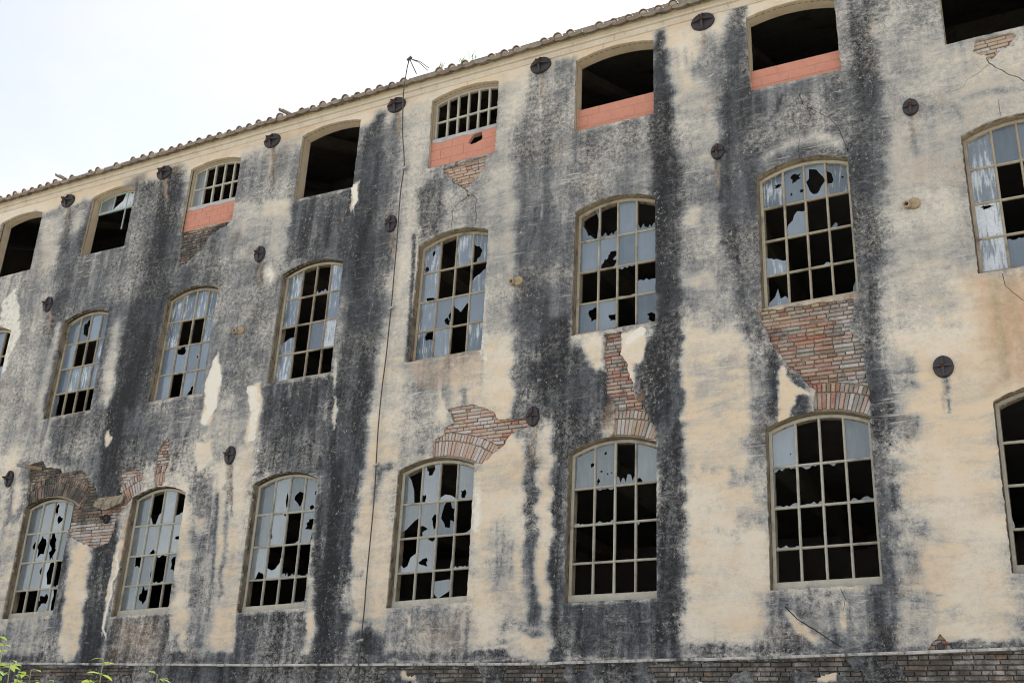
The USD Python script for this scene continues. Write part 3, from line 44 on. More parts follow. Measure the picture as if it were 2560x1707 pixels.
WH = [([(15.731,8.452),(16.047,8.522),(16.076,8.347),(15.769,8.282)],0.9,0.05),([(6.971,8.958),(7.129,9.412),(7.354,8.817),(7.329,8.374),(7.179,7.909),(6.991,7.974)],0.9,0.05),([(8.051,8.548),(8.352,8.64),(8.456,8.15),(8.394,7.478),(8.167,7.418),(8.198,8.009)],0.7,0.05),([(9.961,12.511),(10.133,12.539),(10.125,12.182),(10.019,11.87)],0.9,0.05),([(8.017,11.012),(8.182,11.076),(8.333,10.953),(8.325,10.736),(8.184,10.667),(8.069,10.83)],0.6,0.08),([(13.142,6.324),(13.299,6.383),(13.379,5.389),(13.184,5.471)],0.8,0.12),([(12.97,8.863),(13.261,8.978),(13.258,8.343),(13.046,8.373)],0.6,0.1),([(0.082,11.619),(0.523,12.099),(1.077,10.804),(0.828,9.788),(0.678,9.808)],0.7,0.1),([(9.567,3.649),(9.567,3.649),(9.567,3.649)],0.0,0.05),([(5.413,5.795),(5.447,5.296),(5.405,4.568),(5.456,3.935),(5.35,4.173),(5.355,5.301)],0.9,0.03),([(10.051,4.063),(10.249,4.058),(10.273,3.64),(10.166,3.641)],0.5,0.06),([(2.406,7.627),(3.011,7.57),(3.081,6.468),(2.492,5.881)],0.35,0.1),([(17.825,6.626),(17.952,6.645),(17.876,5.295),(17.803,5.3)],0.5,0.08),([(18.308,3.536),(18.421,3.535),(18.421,3.529)],0.0,0.05)]
BR = [([(20.903,8.481),(22.04,8.529),(21.818,6.834),(20.947,6.887)],1.15,0.22),([(17.871,8.602),(19.335,8.574),(19.324,8.424),(17.864,8.425)],0.7,0.03),([(5.767,4.241),(6.791,4.254),(6.815,3.684),(5.739,3.698)],0.38,0.3),([(11.671,8.609),(13.075,8.567),(13.198,7.962),(11.903,8.052)],0.55,0.1),([(5.543,6.293),(5.573,5.703),(5.447,5.296),(5.426,6.301)],0.9,0.05),([(12.432,4.074),(12.982,4.126),(12.934,3.735),(12.302,3.745)],0.4,0.3),([(16.062,7.445),(15.495,6.6),(15.416,7.098),(15.52,7.514)],0.5,0.06),([(-0.86,14.483),(-0.991,14.882),(4.922,14.298),(10.681,14.59),(16.226,15.025),(16.224,14.546),(10.731,14.112),(4.999,13.945)],0.35,0.05),([(1.738,13.905),(1.819,13.313),(1.864,12.851),(1.849,13.306)],0.6,0.05),([(7.775,13.91),(7.774,13.28),(7.703,13.297),(7.714,13.926)],0.7,0.04),([(1.689,13.823),(1.796,13.799),(1.918,13.315),(1.858,13.327)],0.75,0.04),([(4.71,13.847),(4.806,13.825),(4.92,13.25),(4.867,13.263)],0.75,0.04),([(7.742,13.897),(7.827,13.876),(7.938,13.117),(7.891,13.128)],0.75,0.04),([(10.844,13.908),(10.918,13.888),(10.96,13.376),(10.918,13.387)],0.75,0.04),([(14.011,13.91),(14.074,13.891),(14.088,13.317),(14.052,13.327)],0.75,0.04),([(17.108,13.836),(17.162,13.818),(17.146,13.418),(17.115,13.427)],0.75,0.04),([(1.803,11.167),(1.906,11.15),(2.054,10.599),(1.996,10.608)],0.75,0.04),([(7.857,11.235),(7.938,11.219),(8.01,10.727),(7.965,10.735)],0.75,0.04),([(10.989,11.27),(11.059,11.255),(11.107,10.701),(11.067,10.709)],0.75,0.04),([(17.304,11.224),(17.354,11.211),(17.334,10.733),(17.306,10.74)],0.75,0.04),([(20.283,11.273),(20.326,11.261),(20.28,10.818),(20.256,10.824)],0.75,0.04),([(7.866,7.062),(7.941,7.055),(8.069,6.307),(8.027,6.31)],0.75,0.04),([(14.147,7.097),(14.202,7.091),(14.219,6.514),(14.188,6.517)],0.75,0.04),([(20.342,7.115),(20.38,7.11),(20.339,6.743),(20.317,6.746)],0.75,0.04)]
ANCH = [(1.683,13.998,0.208,0.168),(4.707,14.037,0.208,0.168),(7.748,14.077,0.208,0.168),(10.856,14.098,0.208,0.168),(14.031,14.077,0.208,0.168),(17.136,14.037,0.208,0.168),(1.797,11.328,0.133,0.185),(7.863,11.399,0.126,0.178),(11.002,11.424,0.126,0.178),(17.33,11.397,0.111,0.141),(20.314,11.418,0.115,0.141),(1.813,7.303,0.111,0.178),(7.867,7.23,0.118,0.178),(14.163,7.263,0.115,0.167),(20.372,7.255,0.133,0.155),(4.919,6.234,0.081,0.089)]
PIPE = [(13.749,9.733),(20.191,9.797),(7.637,9.778)]
LONGPIPE = [(2.683,7.451)]
CABLE = [(11.245,14.888),(11.217,14.763),(11.187,14.287),(11.113,13.455),(11.201,12.564),(11.189,12.082),(11.196,11.337),(11.202,10.611),(11.226,9.643),(11.213,8.882),(11.18,8.064),(11.196,7.422),(11.219,6.72),(11.241,5.888),(11.253,5.015),(11.258,4.38),(11.239,3.817),(11.252,3.493),(11.307,2.964)]
CLAMP = [(11.212,12.552),(11.226,9.643),(11.219,6.72),(11.239,3.817)]
HEAD = (11.252,14.906)
HW = [(11.373,14.589),(11.651,14.641),(11.617,14.604)]
LEDGE = [(2.733,3.559),(6.112,3.513),(9.114,3.472),(11.699,3.46),(14.108,3.448),(15.998,3.477),(17.971,3.499),(19.3,3.531),(20.928,3.569)]

rng = np.random.default_rng(7)
# ------------------------------------------------------------------ helpers: prims and materials
_used = set()
def path_for(name, parent=None):
    base = (parent or '/World') + '/' + name
    if base not in _used:
        _used.add(base); return base
    k = 1
    while f'{base}_{k:03d}' in _used: k += 1
    _used.add(f'{base}_{k:03d}'); return f'{base}_{k:03d}'
def tag(prim, **kw):
    for k, v in kw.items(): prim.SetCustomDataByKey(k, v)
def thing(name, label, cat, loc=(0, 0, 0), group=None):
    x = UsdGeom.Xform.Define(stage, path_for(name)); x.AddTranslateOp().Set(Gf.Vec3d(*map(float, loc)))
    tag(x.GetPrim(), label=label, category=cat)
    if group: tag(x.GetPrim(), group=group)
    return str(x.GetPath())
def xpart(name, parent, label=None):
    x = UsdGeom.Xform.Define(stage, path_for(name, parent))
    if label: tag(x.GetPrim(), label=label)
    return str(x.GetPath())
def obj(name, mesh, mat, parent=None, smooth=False, label=None, kind=None, **kw):
    m = usdkit.mesh(stage, path_for(name, parent), mesh, mat, smooth=smooth)
    if label: tag(m.GetPrim(), label=label)
    if kind: tag(m.GetPrim(), kind=kind)
    for k, v in kw.items(): tag(m.GetPrim(), **{k: v})
    return m
class G:
    """a small node graph"""
    def __init__(s): s.n = {}; s.l = []; s.k = 0
    def add(s, kind, out, ins):
        s.k += 1; nm = f'n{s.k}'; c = {}
        for k, v in ins.items():
            if isinstance(v, str) and '.' in v: s.l.append((v, f'{nm}.{k}'))
            else: c[k] = v
        s.n[nm] = (kind, c); return f'{nm}.{out}'
    def pos(s): return s.add('geometry', 'position', {})
    def noise(s, scale=(1, 1, 1), detail=4.0, rough=0.55, dist=0.0, loc=(0, 0, 0), src=None, gain=2.2):
        p = s.add('mapping', 'vector', {'vector': src or s.pos(), 'scale': scale, 'location': loc})
        f = s.add('noise_texture', 'fac', {'vector': p, 'scale': 1.0, 'detail': float(detail), 'roughness': rough, 'distortion': float(dist)})
        return s.m('multiply_add', s.m('subtract', f, 0.5), gain, 0.5)
    def m(s, t, a, b=0.0, c=0.0): return s.add('math', 'value', {'math_type': t, 'value1': a, 'value2': b, 'value3': c})
    def clampm(s, t, a, b=0.0, c=0.0): return s.add('math', 'value', {'math_type': t, 'use_clamp': True, 'value1': a, 'value2': b, 'value3': c})
    def step(s, v, a, b): return s.add('map_range', 'result', {'range_type': 'smoothstep', 'value': v, 'from_min': a, 'from_max': b, 'to_min': 0.0, 'to_max': 1.0, 'clamp': True})
    def ramp(s, f, stops): return s.add('rgb_ramp', 'color', {'fac': f, 'ramp': stops})
    def mix(s, f, a, b, t='mix'): return s.add('mix', 'color', {'mix_type': t, 'fac': f, 'color1': a, 'color2': b})
    def attr(s, name): return s.add('attribute', 'color', {'attribute': name})
    def bump(s, h, strength=0.4, dist=0.01): return s.add('bump', 'normal', {'height': h, 'strength': strength, 'distance': dist})
    def bsdf(s, color, rough=0.9, normal=None, **kw):
        i = {'base_color': color, 'roughness': rough, **kw}
        if normal: i['normal'] = normal
        return s.add('principled_bsdf', 'BSDF', i)
    def done(s, name, surface): return usdkit.material(stage, f'/World/Looks/{name}', s.n, s.l, surface=surface)
def simple(name, c0, c1, scale=8.0, rough=0.85, bump=0.3, dist=0.004, rand=0.0, spec=0.3, grime=None):
    g = G(); n = g.noise((scale,) * 3, 5, 0.65)
    col = g.mix(g.clampm('add', n, 0.0), c0, c1)
    if rand:
        r = g.add('object_info', 'random', {})
        col = g.add('hsv', 'color', {'hue': g.m('multiply_add', r, 0.03, 0.485), 'saturation': g.m('multiply_add', r, -0.25, 1.12), 'value': g.m('multiply_add', r, rand, 1 - rand / 2), 'color': col})
    if grime:
        gr = g.step(g.noise((2.6, 2.6, 2.6), 6, 0.7, loc=(3, 1, 7)), grime[0], grime[1])
        col = g.mix(g.m('multiply', gr, grime[2]), col, (0.035, 0.036, 0.038))
    return g.done(name, g.bsdf(col, rough, g.bump(n, bump, dist), specular_ior_level=spec))

# ------------------------------------------------------------------ materials
def wall_material():
    g = G(); p = g.pos()
    sep = g.attr('paint'); rgb = lambda k: g.add('separate_color', k, {'color': sep})
    D, Wt, Br = rgb('r'), rgb('g'), rgb('b')
    nh = g.noise((1.3, 1.0, 7.0), 4, 0.62, 0.6, src=p, gain=2.3)         # trowel ridges that catch dirt
    nh2 = g.noise((3.0, 1.0, 15.0), 3, 0.62, 0.9, loc=(7, 0, 1), src=p, gain=2.5)
    nv = g.noise((5.0, 1.0, 0.55), 4, 0.58, 0.4, loc=(4, 0, 2), src=p, gain=2.4)  # rain runs
    nb = g.noise((1.3, 1.0, 1.0), 8, 0.72, 0.6, loc=(1, 0, 9), src=p, gain=2.5)  # blotches
    nm = g.noise((7.0, 1.0, 7.0), 7, 0.78, 0.3, loc=(8, 0, 5), src=p, gain=2.5)
    ng = g.noise((13.0, 10.0, 14.0), 7, 0.84, 0.2, loc=(2, 0, 6), src=p, gain=2.7)  # lichen grain
    nf = g.noise((42.0, 20.0, 42.0), 4, 0.75, src=p, gain=2.8)
    c = lambda n: g.m('subtract', n, 0.5)
    zz = g.add('separate_xyz', 'z', {'vector': p})
    low = g.step(g.m('add', zz, g.m('multiply', c(nb), 1.5)), 9.3, 6.8) if False else g.m('subtract', 1.0, g.step(g.m('add', zz, g.m('multiply', c(nb), 1.2)), 6.8, 9.3))
    cl = g.noise((0.55, 1, 0.8), 6, 0.65, loc=(2, 0, 3), src=p, gain=2.5)
    gw = g.m('multiply_add', g.step(cl, 0.25, 0.75), 0.75, 0.35)
    bell = g.m('multiply_add', g.m('multiply', D, g.m('subtract', 1.0, D)), g.m('multiply_add', low, 0.95, 1.20), g.m('multiply_add', low, 0.07, 0.11))
    flat = g.m('subtract', 1.1, D)
    patch = g.noise((1.0, 1.0, 2.4), 10, 0.74, 0.8, loc=(11, 0, 4), src=p, gain=2.5)
    runs = g.noise((3.2, 1.0, 0.5), 5, 0.62, 0.5, loc=(6, 0, 8), src=p, gain=2.5)
    sm = g.m('add', g.m('multiply', g.m('add', g.m('multiply', c(nh), flat), g.m('multiply', c(nv), g.m('multiply', D, 0.8))), 0.46), g.m('multiply', c(nb), 0.42))
    sm = g.m('add', sm, g.m('add', g.m('multiply', c(nm), 0.34), g.m('multiply', c(nh2), g.m('multiply', flat, 0.18))))
    pat = g.m('add', g.m('multiply', g.m('subtract', g.step(patch, 0.34, 0.66), 0.5), flat), g.m('multiply', g.m('subtract', g.step(runs, 0.34, 0.66), 0.5), D))
    sm = g.m('add', g.m('add', sm, g.m('multiply', pat, 0.36)), g.m('multiply', g.m('multiply', c(ng), gw), 0.80))
    t = g.m('add', D, g.m('multiply', sm, bell))
    t = g.clampm('add', t, g.m('add', g.m('multiply', c(nf), g.m('multiply_add', bell, 0.20, 0.05)), g.m('multiply', g.m('multiply', c(ng), gw), g.m('multiply_add', g.step(D, 0.4, 0.7), 0.20, 0.14))))
    col = g.ramp(t, [(0, (0.49, 0.392, 0.287)), (0.10, (0.468, 0.380, 0.286)), (0.20, (0.41, 0.348, 0.272)), (0.32, (0.335, 0.308, 0.268)), (0.45, (0.262, 0.252, 0.236)), (0.57, (0.178, 0.177, 0.176)), (0.68, (0.108, 0.111, 0.117)), (0.79, (0.058, 0.062, 0.069)), (0.90, (0.031, 0.033, 0.038)), (1.0, (0.014, 0.0145, 0.016))])
    rd = g.noise((1.7, 1.0, 13.0), 6, 0.66, 1.2, loc=(3, 0, 8), src=p, gain=2.6)
    rdm = g.m('multiply', g.step(g.m('add', g.m('multiply', rd, 0.75), g.m('multiply', ng, 0.25)), 0.62, 0.80), g.m('multiply', g.step(patch, 0.42, 0.70), g.step(D, 0.96, 0.45) if False else g.m('subtract', 1.0, g.step(D, 0.66, 0.92))))
    col = g.mix(g.m('multiply', rdm, 0.50), col, (0.47, 0.445, 0.40))
    light = g.m('subtract', 1.0, t)
    col = g.mix(g.m('multiply', g.step(cl, 0.35, 0.8), g.m('multiply', light, 0.70)), col, (0.515, 0.475, 0.415))
    col = g.mix(g.m('multiply', g.step(nb, 0.60, 1.0), g.m('multiply', light, 0.40)), col, (0.46, 0.29, 0.15))
    # pale ridges rubbed clean of the crust, and lime flecks
    rg = g.m('multiply', g.step(g.m('add', g.m('multiply', ng, 0.25), g.m('add', g.m('multiply', nh2, 0.45), g.m('multiply', nh, 0.30))), 0.58, 0.86), g.m('multiply', g.m('multiply', D, g.m('subtract', 1.02, D)), 3.0))
    col = g.mix(g.clampm('multiply', rg, 0.50), col, (0.43, 0.40, 0.35))
    sp = g.noise((15.0, 10.0, 13.0), 5, 0.80, loc=(5, 0, 5), src=p, gain=2.6)
    spm = g.m('multiply', g.step(g.m('multiply_add', D, 0.12, sp), 0.78, 0.92), g.step(nb, 0.35, 0.8))
    col = g.mix(g.m('multiply', spm, 0.60), col, (0.42, 0.41, 0.385))
    wf = g.step(g.m('add', Wt, g.m('multiply', c(nm), 0.55)), 0.45, 0.75)
    col = g.mix(g.m('multiply', wf, 0.85), col, g.mix(nf, (0.47, 0.44, 0.39), (0.62, 0.60, 0.55)))
    bf = g.clampm('multiply', g.m('add', Br, g.m('multiply', c(nm), g.m('multiply', Br, 0.9))), 0.60)
    col = g.mix(bf, col, g.mix(nv, (0.41, 0.245, 0.155), (0.22, 0.165, 0.09)))
    h = g.m('add', g.m('multiply', nf, 0.30), g.m('add', g.m('multiply', nh, 0.35), g.m('multiply', nm, 0.45)))
    return g.done('stained_render', g.bsdf(col, 0.93, g.bump(h, 0.7, 0.014), specular_ior_level=0.2))
def plaster(name, base, pale, dirt, amount):
    g = G(); p = g.pos()
    n1 = g.noise((3, 3, 3), 6, 0.65, src=p); n2 = g.noise((16, 16, 5), 5, 0.7, loc=(3, 3, 3), src=p); n3 = g.noise((40, 40, 40), 4, 0.7, src=p)
    col = g.mix(g.clampm('add', n1, 0.0), base, pale)
    d = g.step(g.m('add', g.m('multiply', n2, 0.6), g.m('multiply', n1, -0.3)), 0.5 - amount, 0.85 - amount)
    col = g.mix(d, col, dirt)
    return g.done(name, g.bsdf(col, 0.92, g.bump(g.m('add', n2, n3), 0.4, 0.008), specular_ior_level=0.2))
M_WALL = wall_material()
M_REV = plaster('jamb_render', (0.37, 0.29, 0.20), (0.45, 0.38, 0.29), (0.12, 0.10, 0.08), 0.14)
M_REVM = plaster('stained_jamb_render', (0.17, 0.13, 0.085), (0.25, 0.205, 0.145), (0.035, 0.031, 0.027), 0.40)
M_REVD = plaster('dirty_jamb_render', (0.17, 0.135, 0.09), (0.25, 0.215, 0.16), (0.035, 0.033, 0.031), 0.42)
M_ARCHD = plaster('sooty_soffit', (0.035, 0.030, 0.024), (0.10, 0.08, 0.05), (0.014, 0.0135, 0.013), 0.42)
M_CORN = plaster('cornice_render', (0.40, 0.34, 0.27), (0.48, 0.43, 0.365), (0.15, 0.13, 0.115), 0.26)
M_MOSS = plaster('mossy_fascia', (0.22, 0.17, 0.08), (0.36, 0.29, 0.17), (0.06, 0.052, 0.035), 0.38)
M_LEDGE = plaster('limed_ledge', (0.20, 0.19, 0.18), (0.44, 0.42, 0.40), (0.05, 0.05, 0.05), 0.42)
M_MORT = plaster('old_mortar', (0.17, 0.145, 0.115), (0.26, 0.225, 0.18), (0.04, 0.038, 0.035), 0.30)
M_CEM = plaster('cement_smear', (0.22, 0.22, 0.225), (0.34, 0.34, 0.345), (0.2, 0.2, 0.2), 0.1)
def brick_material(name, c0, c1, soot):
    g = G(); p = g.pos(); r = g.add('object_info', 'random', {}); isl = g.add('geometry', 'random_per_island', {})
    n = g.noise((19, 19, 19), 5, 0.7, src=p); f = g.noise((55, 55, 55), 4, 0.75, src=p, gain=2.8)
    col = g.mix(g.clampm('add', n, 0.0), c0, c1)
    col = g.add('hsv', 'color', {'hue': g.m('multiply_add', isl, 0.02, 0.49), 'saturation': g.m('multiply_add', r, -0.3, 1.05), 'value': g.m('multiply_add', isl, 0.26, 0.82), 'color': col})
    lm = g.step(g.m('add', g.m('multiply', g.noise((2.1, 2, 3.2), 7, 0.72, loc=(4, 4, 4), src=p), 0.8), g.m('multiply', f, 0.25)), 0.38, 0.90)
    col = g.mix(g.m('multiply', lm, 0.68), col, (0.33, 0.295, 0.26))
    so = g.step(g.m('add', g.m('multiply', g.noise((3.4, 3, 2.3), 7, 0.75, loc=(9, 1, 2), src=p, gain=2.6), 0.75), g.m('multiply', f, 0.3)), soot[0], soot[1])
    col = g.mix(g.m('multiply', so, soot[2]), col, (0.040, 0.039, 0.039))
    return g.done(name + '_brick', g.bsdf(col, 0.95, g.bump(g.m('add', n, f), 0.7, 0.007), specular_ior_level=0.12))
BR_ = {}
for nm, a, b in [('red', (0.26, 0.11, 0.075), (0.32, 0.165, 0.11)), ('orange', (0.31, 0.175, 0.11), (0.35, 0.225, 0.15)), ('pink', (0.35, 0.235, 0.175), (0.41, 0.30, 0.24)),
                 ('tan', (0.32, 0.245, 0.16), (0.38, 0.31, 0.22)), ('brown', (0.16, 0.115, 0.085), (0.23, 0.165, 0.115)), ('grey', (0.21, 0.19, 0.175), (0.30, 0.28, 0.26)),
                 ('dark', (0.055, 0.05, 0.047), (0.10, 0.085, 0.074)), ('white', (0.36, 0.325, 0.31), (0.45, 0.42, 0.41))]:
    BR_[nm] = brick_material(nm, a, b, (0.52, 0.95, 0.80)); BR_['sooty_' + nm] = brick_material('sooty_' + nm, a, b, (0.14, 0.66, 0.86)); BR_['clean_' + nm] = brick_material('clean_' + nm, tuple(q * 1.12 for q in a), tuple(q * 1.12 for q in b), (0.80, 1.3, 0.6))
M_BLOCK = simple('new_terracotta', (0.345, 0.148, 0.104), (0.385, 0.18, 0.132), 9.0, 0.85, 0.2, 0.003, spec=0.25, grime=(0.6, 1.1, 0.45))
M_BLOCKM = simple('terracotta_joint', (0.35, 0.19, 0.145), (0.40, 0.245, 0.19), 12.0, 0.95, 0.3, 0.003)
M_PAINT = simple('aged_frame_paint', (0.21, 0.178, 0.13), (0.31, 0.275, 0.215), 11.0, 0.6, 0.25, 0.002, rand=0.2, spec=0.3, grime=(0.5, 1.0, 0.75))
M_PAINTG = simple('pale_frame_paint', (0.25, 0.23, 0.19), (0.34, 0.325, 0.28), 11.0, 0.6, 0.25, 0.002, rand=0.2, spec=0.3, grime=(0.55, 1.05, 0.65))
M_TEAL = simple('grey_green_iron', (0.18, 0.23, 0.22), (0.28, 0.33, 0.31), 14.0, 0.6, 0.25, 0.002)
M_IRON = simple('rusty_cast_iron', (0.014, 0.0125, 0.016), (0.026, 0.021, 0.024), 12.0, 0.55, 0.5, 0.004, spec=0.4)
M_RUST = simple('brown_rust', (0.030, 0.018, 0.013), (0.055, 0.030, 0.018), 20.0, 0.8, 0.5, 0.004)
M_WIRE = simple('weathered_cable', (0.035, 0.030, 0.030), (0.07, 0.055, 0.05), 20.0, 0.6, 0.2, 0.002)
M_STEEL = simple('galvanised_steel', (0.12, 0.12, 0.125), (0.30, 0.31, 0.32), 20.0, 0.35, 0.2, 0.001, spec=0.6)
M_CLAY = simple('clay_pipe', (0.16, 0.12, 0.075), (0.30, 0.23, 0.15), 14.0, 0.8, 0.4, 0.004)
M_TILE = simple('lichened_roof_tile', (0.115, 0.098, 0.078), (0.19, 0.155, 0.122), 12.0, 0.95, 0.6, 0.006, rand=0.35, grime=(0.55, 0.9, 0.75))
M_TILEC = simple('cover_tile', (0.15, 0.118, 0.098), (0.23, 0.185, 0.155), 14.0, 0.95, 0.6, 0.006, rand=0.3, grime=(0.55, 1.0, 0.7))
M_PLUG = simple('pink_mortar', (0.24, 0.19, 0.165), (0.36, 0.30, 0.26), 14.0, 0.95, 0.5, 0.006, rand=0.2)
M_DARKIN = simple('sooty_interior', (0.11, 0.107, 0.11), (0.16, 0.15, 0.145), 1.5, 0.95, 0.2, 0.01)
M_BEAM = simple('old_beam', (0.17, 0.15, 0.13), (0.24, 0.21, 0.17), 5.0, 0.9, 0.3, 0.01)
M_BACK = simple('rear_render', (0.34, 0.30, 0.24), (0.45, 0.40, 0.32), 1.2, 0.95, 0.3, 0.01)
def ground_material():
    g = G(); a = g.noise((0.25, 0.25, 1), 6, 0.6); b = g.noise((6, 6, 1), 6, 0.7, loc=(3, 3, 0))
    col = g.mix(g.step(a, 0.35, 0.7), (0.31, 0.295, 0.26), (0.20, 0.20, 0.15))
    col = g.mix(g.m('multiply', b, 0.5), col, (0.34, 0.33, 0.30))
    return g.done('dry_ground', g.bsdf(col, 0.95, g.bump(b, 0.6, 0.03), specular_ior_level=0.1))
M_GROUND = ground_material()
def glass_material(name, tint, dirt, cover, streak):
    """old panes: dusty glass over a dark room"""
    g = G(); p = g.pos()
    n1 = g.noise((2.6, 2.6, 2.2), 5, 0.6, src=p); n2 = g.noise((22, 22, 2.6), 5, 0.7, loc=(2, 2, 2), src=p); n3 = g.noise((30, 30, 30), 3, 0.6, src=p)
    r = g.add('object_info', 'random', {})
    r2 = g.m('fraction', g.m('multiply', r, 7.31))
    dust = g.bsdf(g.mix(g.clampm('add', g.m('multiply', g.m('add', n2, n1), 0.35), g.m('multiply_add', r2, 0.7, -0.25)), tint, dirt), 0.55, specular_ior_level=0.5)
    if streak:
        wm = g.step(g.m('add', g.m('multiply', n2, 0.75), g.m('multiply', n1, 0.45)), streak[0], streak[1])
        white = g.bsdf(g.mix(n3, (0.30, 0.325, 0.36), (0.44, 0.46, 0.48)), 0.8, specular_ior_level=0.3)
        dust = g.add('mix_closure', 'closure', {'fac': wm, 'closure1': dust, 'closure2': white})
    gl = g.add('glossy_bsdf', 'BSDF', {'color': (0.80, 0.88, 0.90), 'roughness': 0.06, 'normal': g.bump(n1, 0.12, 0.02)})
    tr = g.add('transparent_bsdf', 'BSDF', {'color': (0.75, 0.8, 0.8)})
    fr = g.add('fresnel', 'fac', {'IOR': 1.52})
    body = g.add('mix_closure', 'closure', {'fac': g.clampm('add', g.m('multiply', g.m('subtract', n1, 0.5), 0.25), g.m('multiply_add', r, 0.30, g.m('subtract', cover, 0.12))), 'closure1': tr, 'closure2': dust})
    return g.done(name, g.add('mix_closure', 'closure', {'fac': g.clampm('multiply_add', fr, 0.9, g.m('multiply_add', r2, 0.09, 0.02)), 'closure1': body, 'closure2': gl}))
M_GLASS = {'F': glass_material('dusty_glass', (0.028, 0.037, 0.042), (0.135, 0.147, 0.150), 0.80, None),
           'W': glass_material('limed_glass', (0.030, 0.042, 0.052), (0.15, 0.167, 0.176), 0.80, (0.62, 0.95)),
           'V': glass_material('whitewashed_glass', (0.075, 0.09, 0.11), (0.13, 0.14, 0.16), 0.88, (0.34, 0.62))}
M_GLASS['MF'] = glass_material('blue_dusty_glass', (0.026, 0.040, 0.056), (0.095, 0.120, 0.150), 0.80, None)
M_GLASS['MW'] = glass_material('blue_limed_glass', (0.026, 0.040, 0.056), (0.115, 0.140, 0.165), 0.80, (0.60, 0.95))
def leaf_material(name, a, b, tr):
    g = G(); r = g.add('object_info', 'random', {}); n = g.noise((60, 60, 60), 3, 0.6)
    col = g.mix(g.clampm('multiply_add', n, 0.5, g.m('multiply', r, 0.5)), a, b)
    s = g.add('mix_closure', 'closure', {'fac': 0.42, 'closure1': g.bsdf(col, 0.45, specular_ior_level=0.5), 'closure2': g.add('translucent_bsdf', 'BSDF', {'color': tr})})
    return g.done(name, s)
M_LEAF = leaf_material('bramble_leaf', (0.045, 0.085, 0.018), (0.075, 0.125, 0.03), (0.11, 0.17, 0.02))
M_LEAFY = leaf_material('young_bramble_leaf', (0.065, 0.11, 0.025), (0.10, 0.15, 0.035), (0.16, 0.20, 0.03))
M_STEM = simple('bramble_stem', (0.10, 0.11, 0.05), (0.17, 0.13, 0.08), 20.0, 0.7, 0.2, 0.001)

# ------------------------------------------------------------------ geometry helpers (facade plane: X right, Z up, outside is -y)
def join(parts):
    v = []; f = []; n = 0
    for a, b in parts:
        v.append(np.asarray(a, float)); f.append(np.asarray(b, int) + n); n += len(a)
    return np.vstack(v), np.vstack(f)
def boxm(x0, x1, y0, y1, z0, z1):
    v = np.array([[x, y, z] for x in (x0, x1) for y in (y0, y1) for z in (z0, z1)], float)
    f = np.array([[0, 1, 3], [0, 3, 2], [4, 6, 7], [4, 7, 5], [0, 4, 5], [0, 5, 1], [2, 3, 7], [2, 7, 6], [0, 2, 6], [0, 6, 4], [1, 5, 7], [1, 7, 3]])
    return v, f
def sweep(P, Q, y0, y1, ch=0.005):
    """closed bar between two polylines P and Q (same count) in X,Z; front y0 with a chamfer, back y1"""
    P = np.asarray(P, float); Q = np.asarray(Q, float); d = Q - P
    L = np.linalg.norm(d, axis=1, keepdims=True); u = d / np.maximum(L, 1e-9); c = np.minimum(ch, 0.3 * L)
    rows = [(P, y1), (P, y0 + ch), (P + u * c, y0), (Q - u * c, y0), (Q, y0 + ch), (Q, y1)]
    n = len(P); V = np.vstack([np.column_stack([r[:, 0], np.full(n, y), r[:, 1]]) for r, y in rows]); F = []
    for a in range(6):
        b = (a + 1) % 6
        for i in range(n - 1): F += [[a * n + i, b * n + i, b * n + i + 1], [a * n + i, b * n + i + 1, a * n + i + 1]]
    for i, flip in ((0, False), (n - 1, True)):
        for a in range(1, 5):
            t = [0 * n + i, (a + 1) * n + i, a * n + i]; F.append(t[::-1] if flip else t)
    m = trimesh.Trimesh(V, np.array(F), process=False); m.fix_normals(); return np.array(m.vertices), np.array(m.faces)
def extrude(poly, y0, y1, ch=0.0):
    """a polygon in X,Z as a slab from y0 (front) to y1"""
    out = []
    for g in getattr(poly, 'geoms', [poly]):
        if g.geom_type != 'Polygon' or g.area < 4e-5: continue
        m = trimesh.creation.extrude_polygon(g, abs(y1 - y0), engine='earcut')
        v = np.array(m.vertices); f = np.array(m.faces)
        w = np.column_stack([v[:, 0], y1 - v[:, 2] * np.sign(y1 - y0), v[:, 1]])
        out.append((w, f if y1 < y0 else f))
    if not out: return None
    v, f = join(out); m = trimesh.Trimesh(v, f, process=False); m.fix_normals(multibody=True); return np.array(m.vertices), np.array(m.faces)
def tube(pts, r, sides=8, caps=True):
    p = np.asarray(pts, float); t = np.gradient(p, axis=0); t /= np.linalg.norm(t, axis=1, keepdims=True) + 1e-12
    a = np.cross(t, np.where(np.abs(t[:, 2:]) < 0.9, [[0, 0, 1.0]], [[1.0, 0, 0]])); a /= np.linalg.norm(a, axis=1, keepdims=True) + 1e-12
    b = np.cross(t, a); r = np.broadcast_to(r, (len(p),)); an = np.arange(sides) * 2 * np.pi / sides
    v = (p[:, None] + r[:, None, None] * (np.cos(an)[None, :, None] * a[:, None] + np.sin(an)[None, :, None] * b[:, None])).reshape(-1, 3)
    F = []
    for i in range(len(p) - 1):
        for j in range(sides):
            k = (j + 1) % sides
            F += [[i * sides + j, i * sides + k, (i + 1) * sides + k], [i * sides + j, (i + 1) * sides + k, (i + 1) * sides + j]]
    if caps:
        v = np.vstack([v, p[0], p[-1]]); n = len(v)
        for j in range(sides):
            k = (j + 1) % sides
            F += [[n - 2, k, j], [n - 1, (len(p) - 1) * sides + j, (len(p) - 1) * sides + k]]
    return v, np.array(F)
def nz(x, z, s=1.0, k=0): return meshkit.noise(np.stack([np.asarray(x) * s, np.full(np.shape(x), 0.37 + k), np.asarray(z) * s], -1), k)
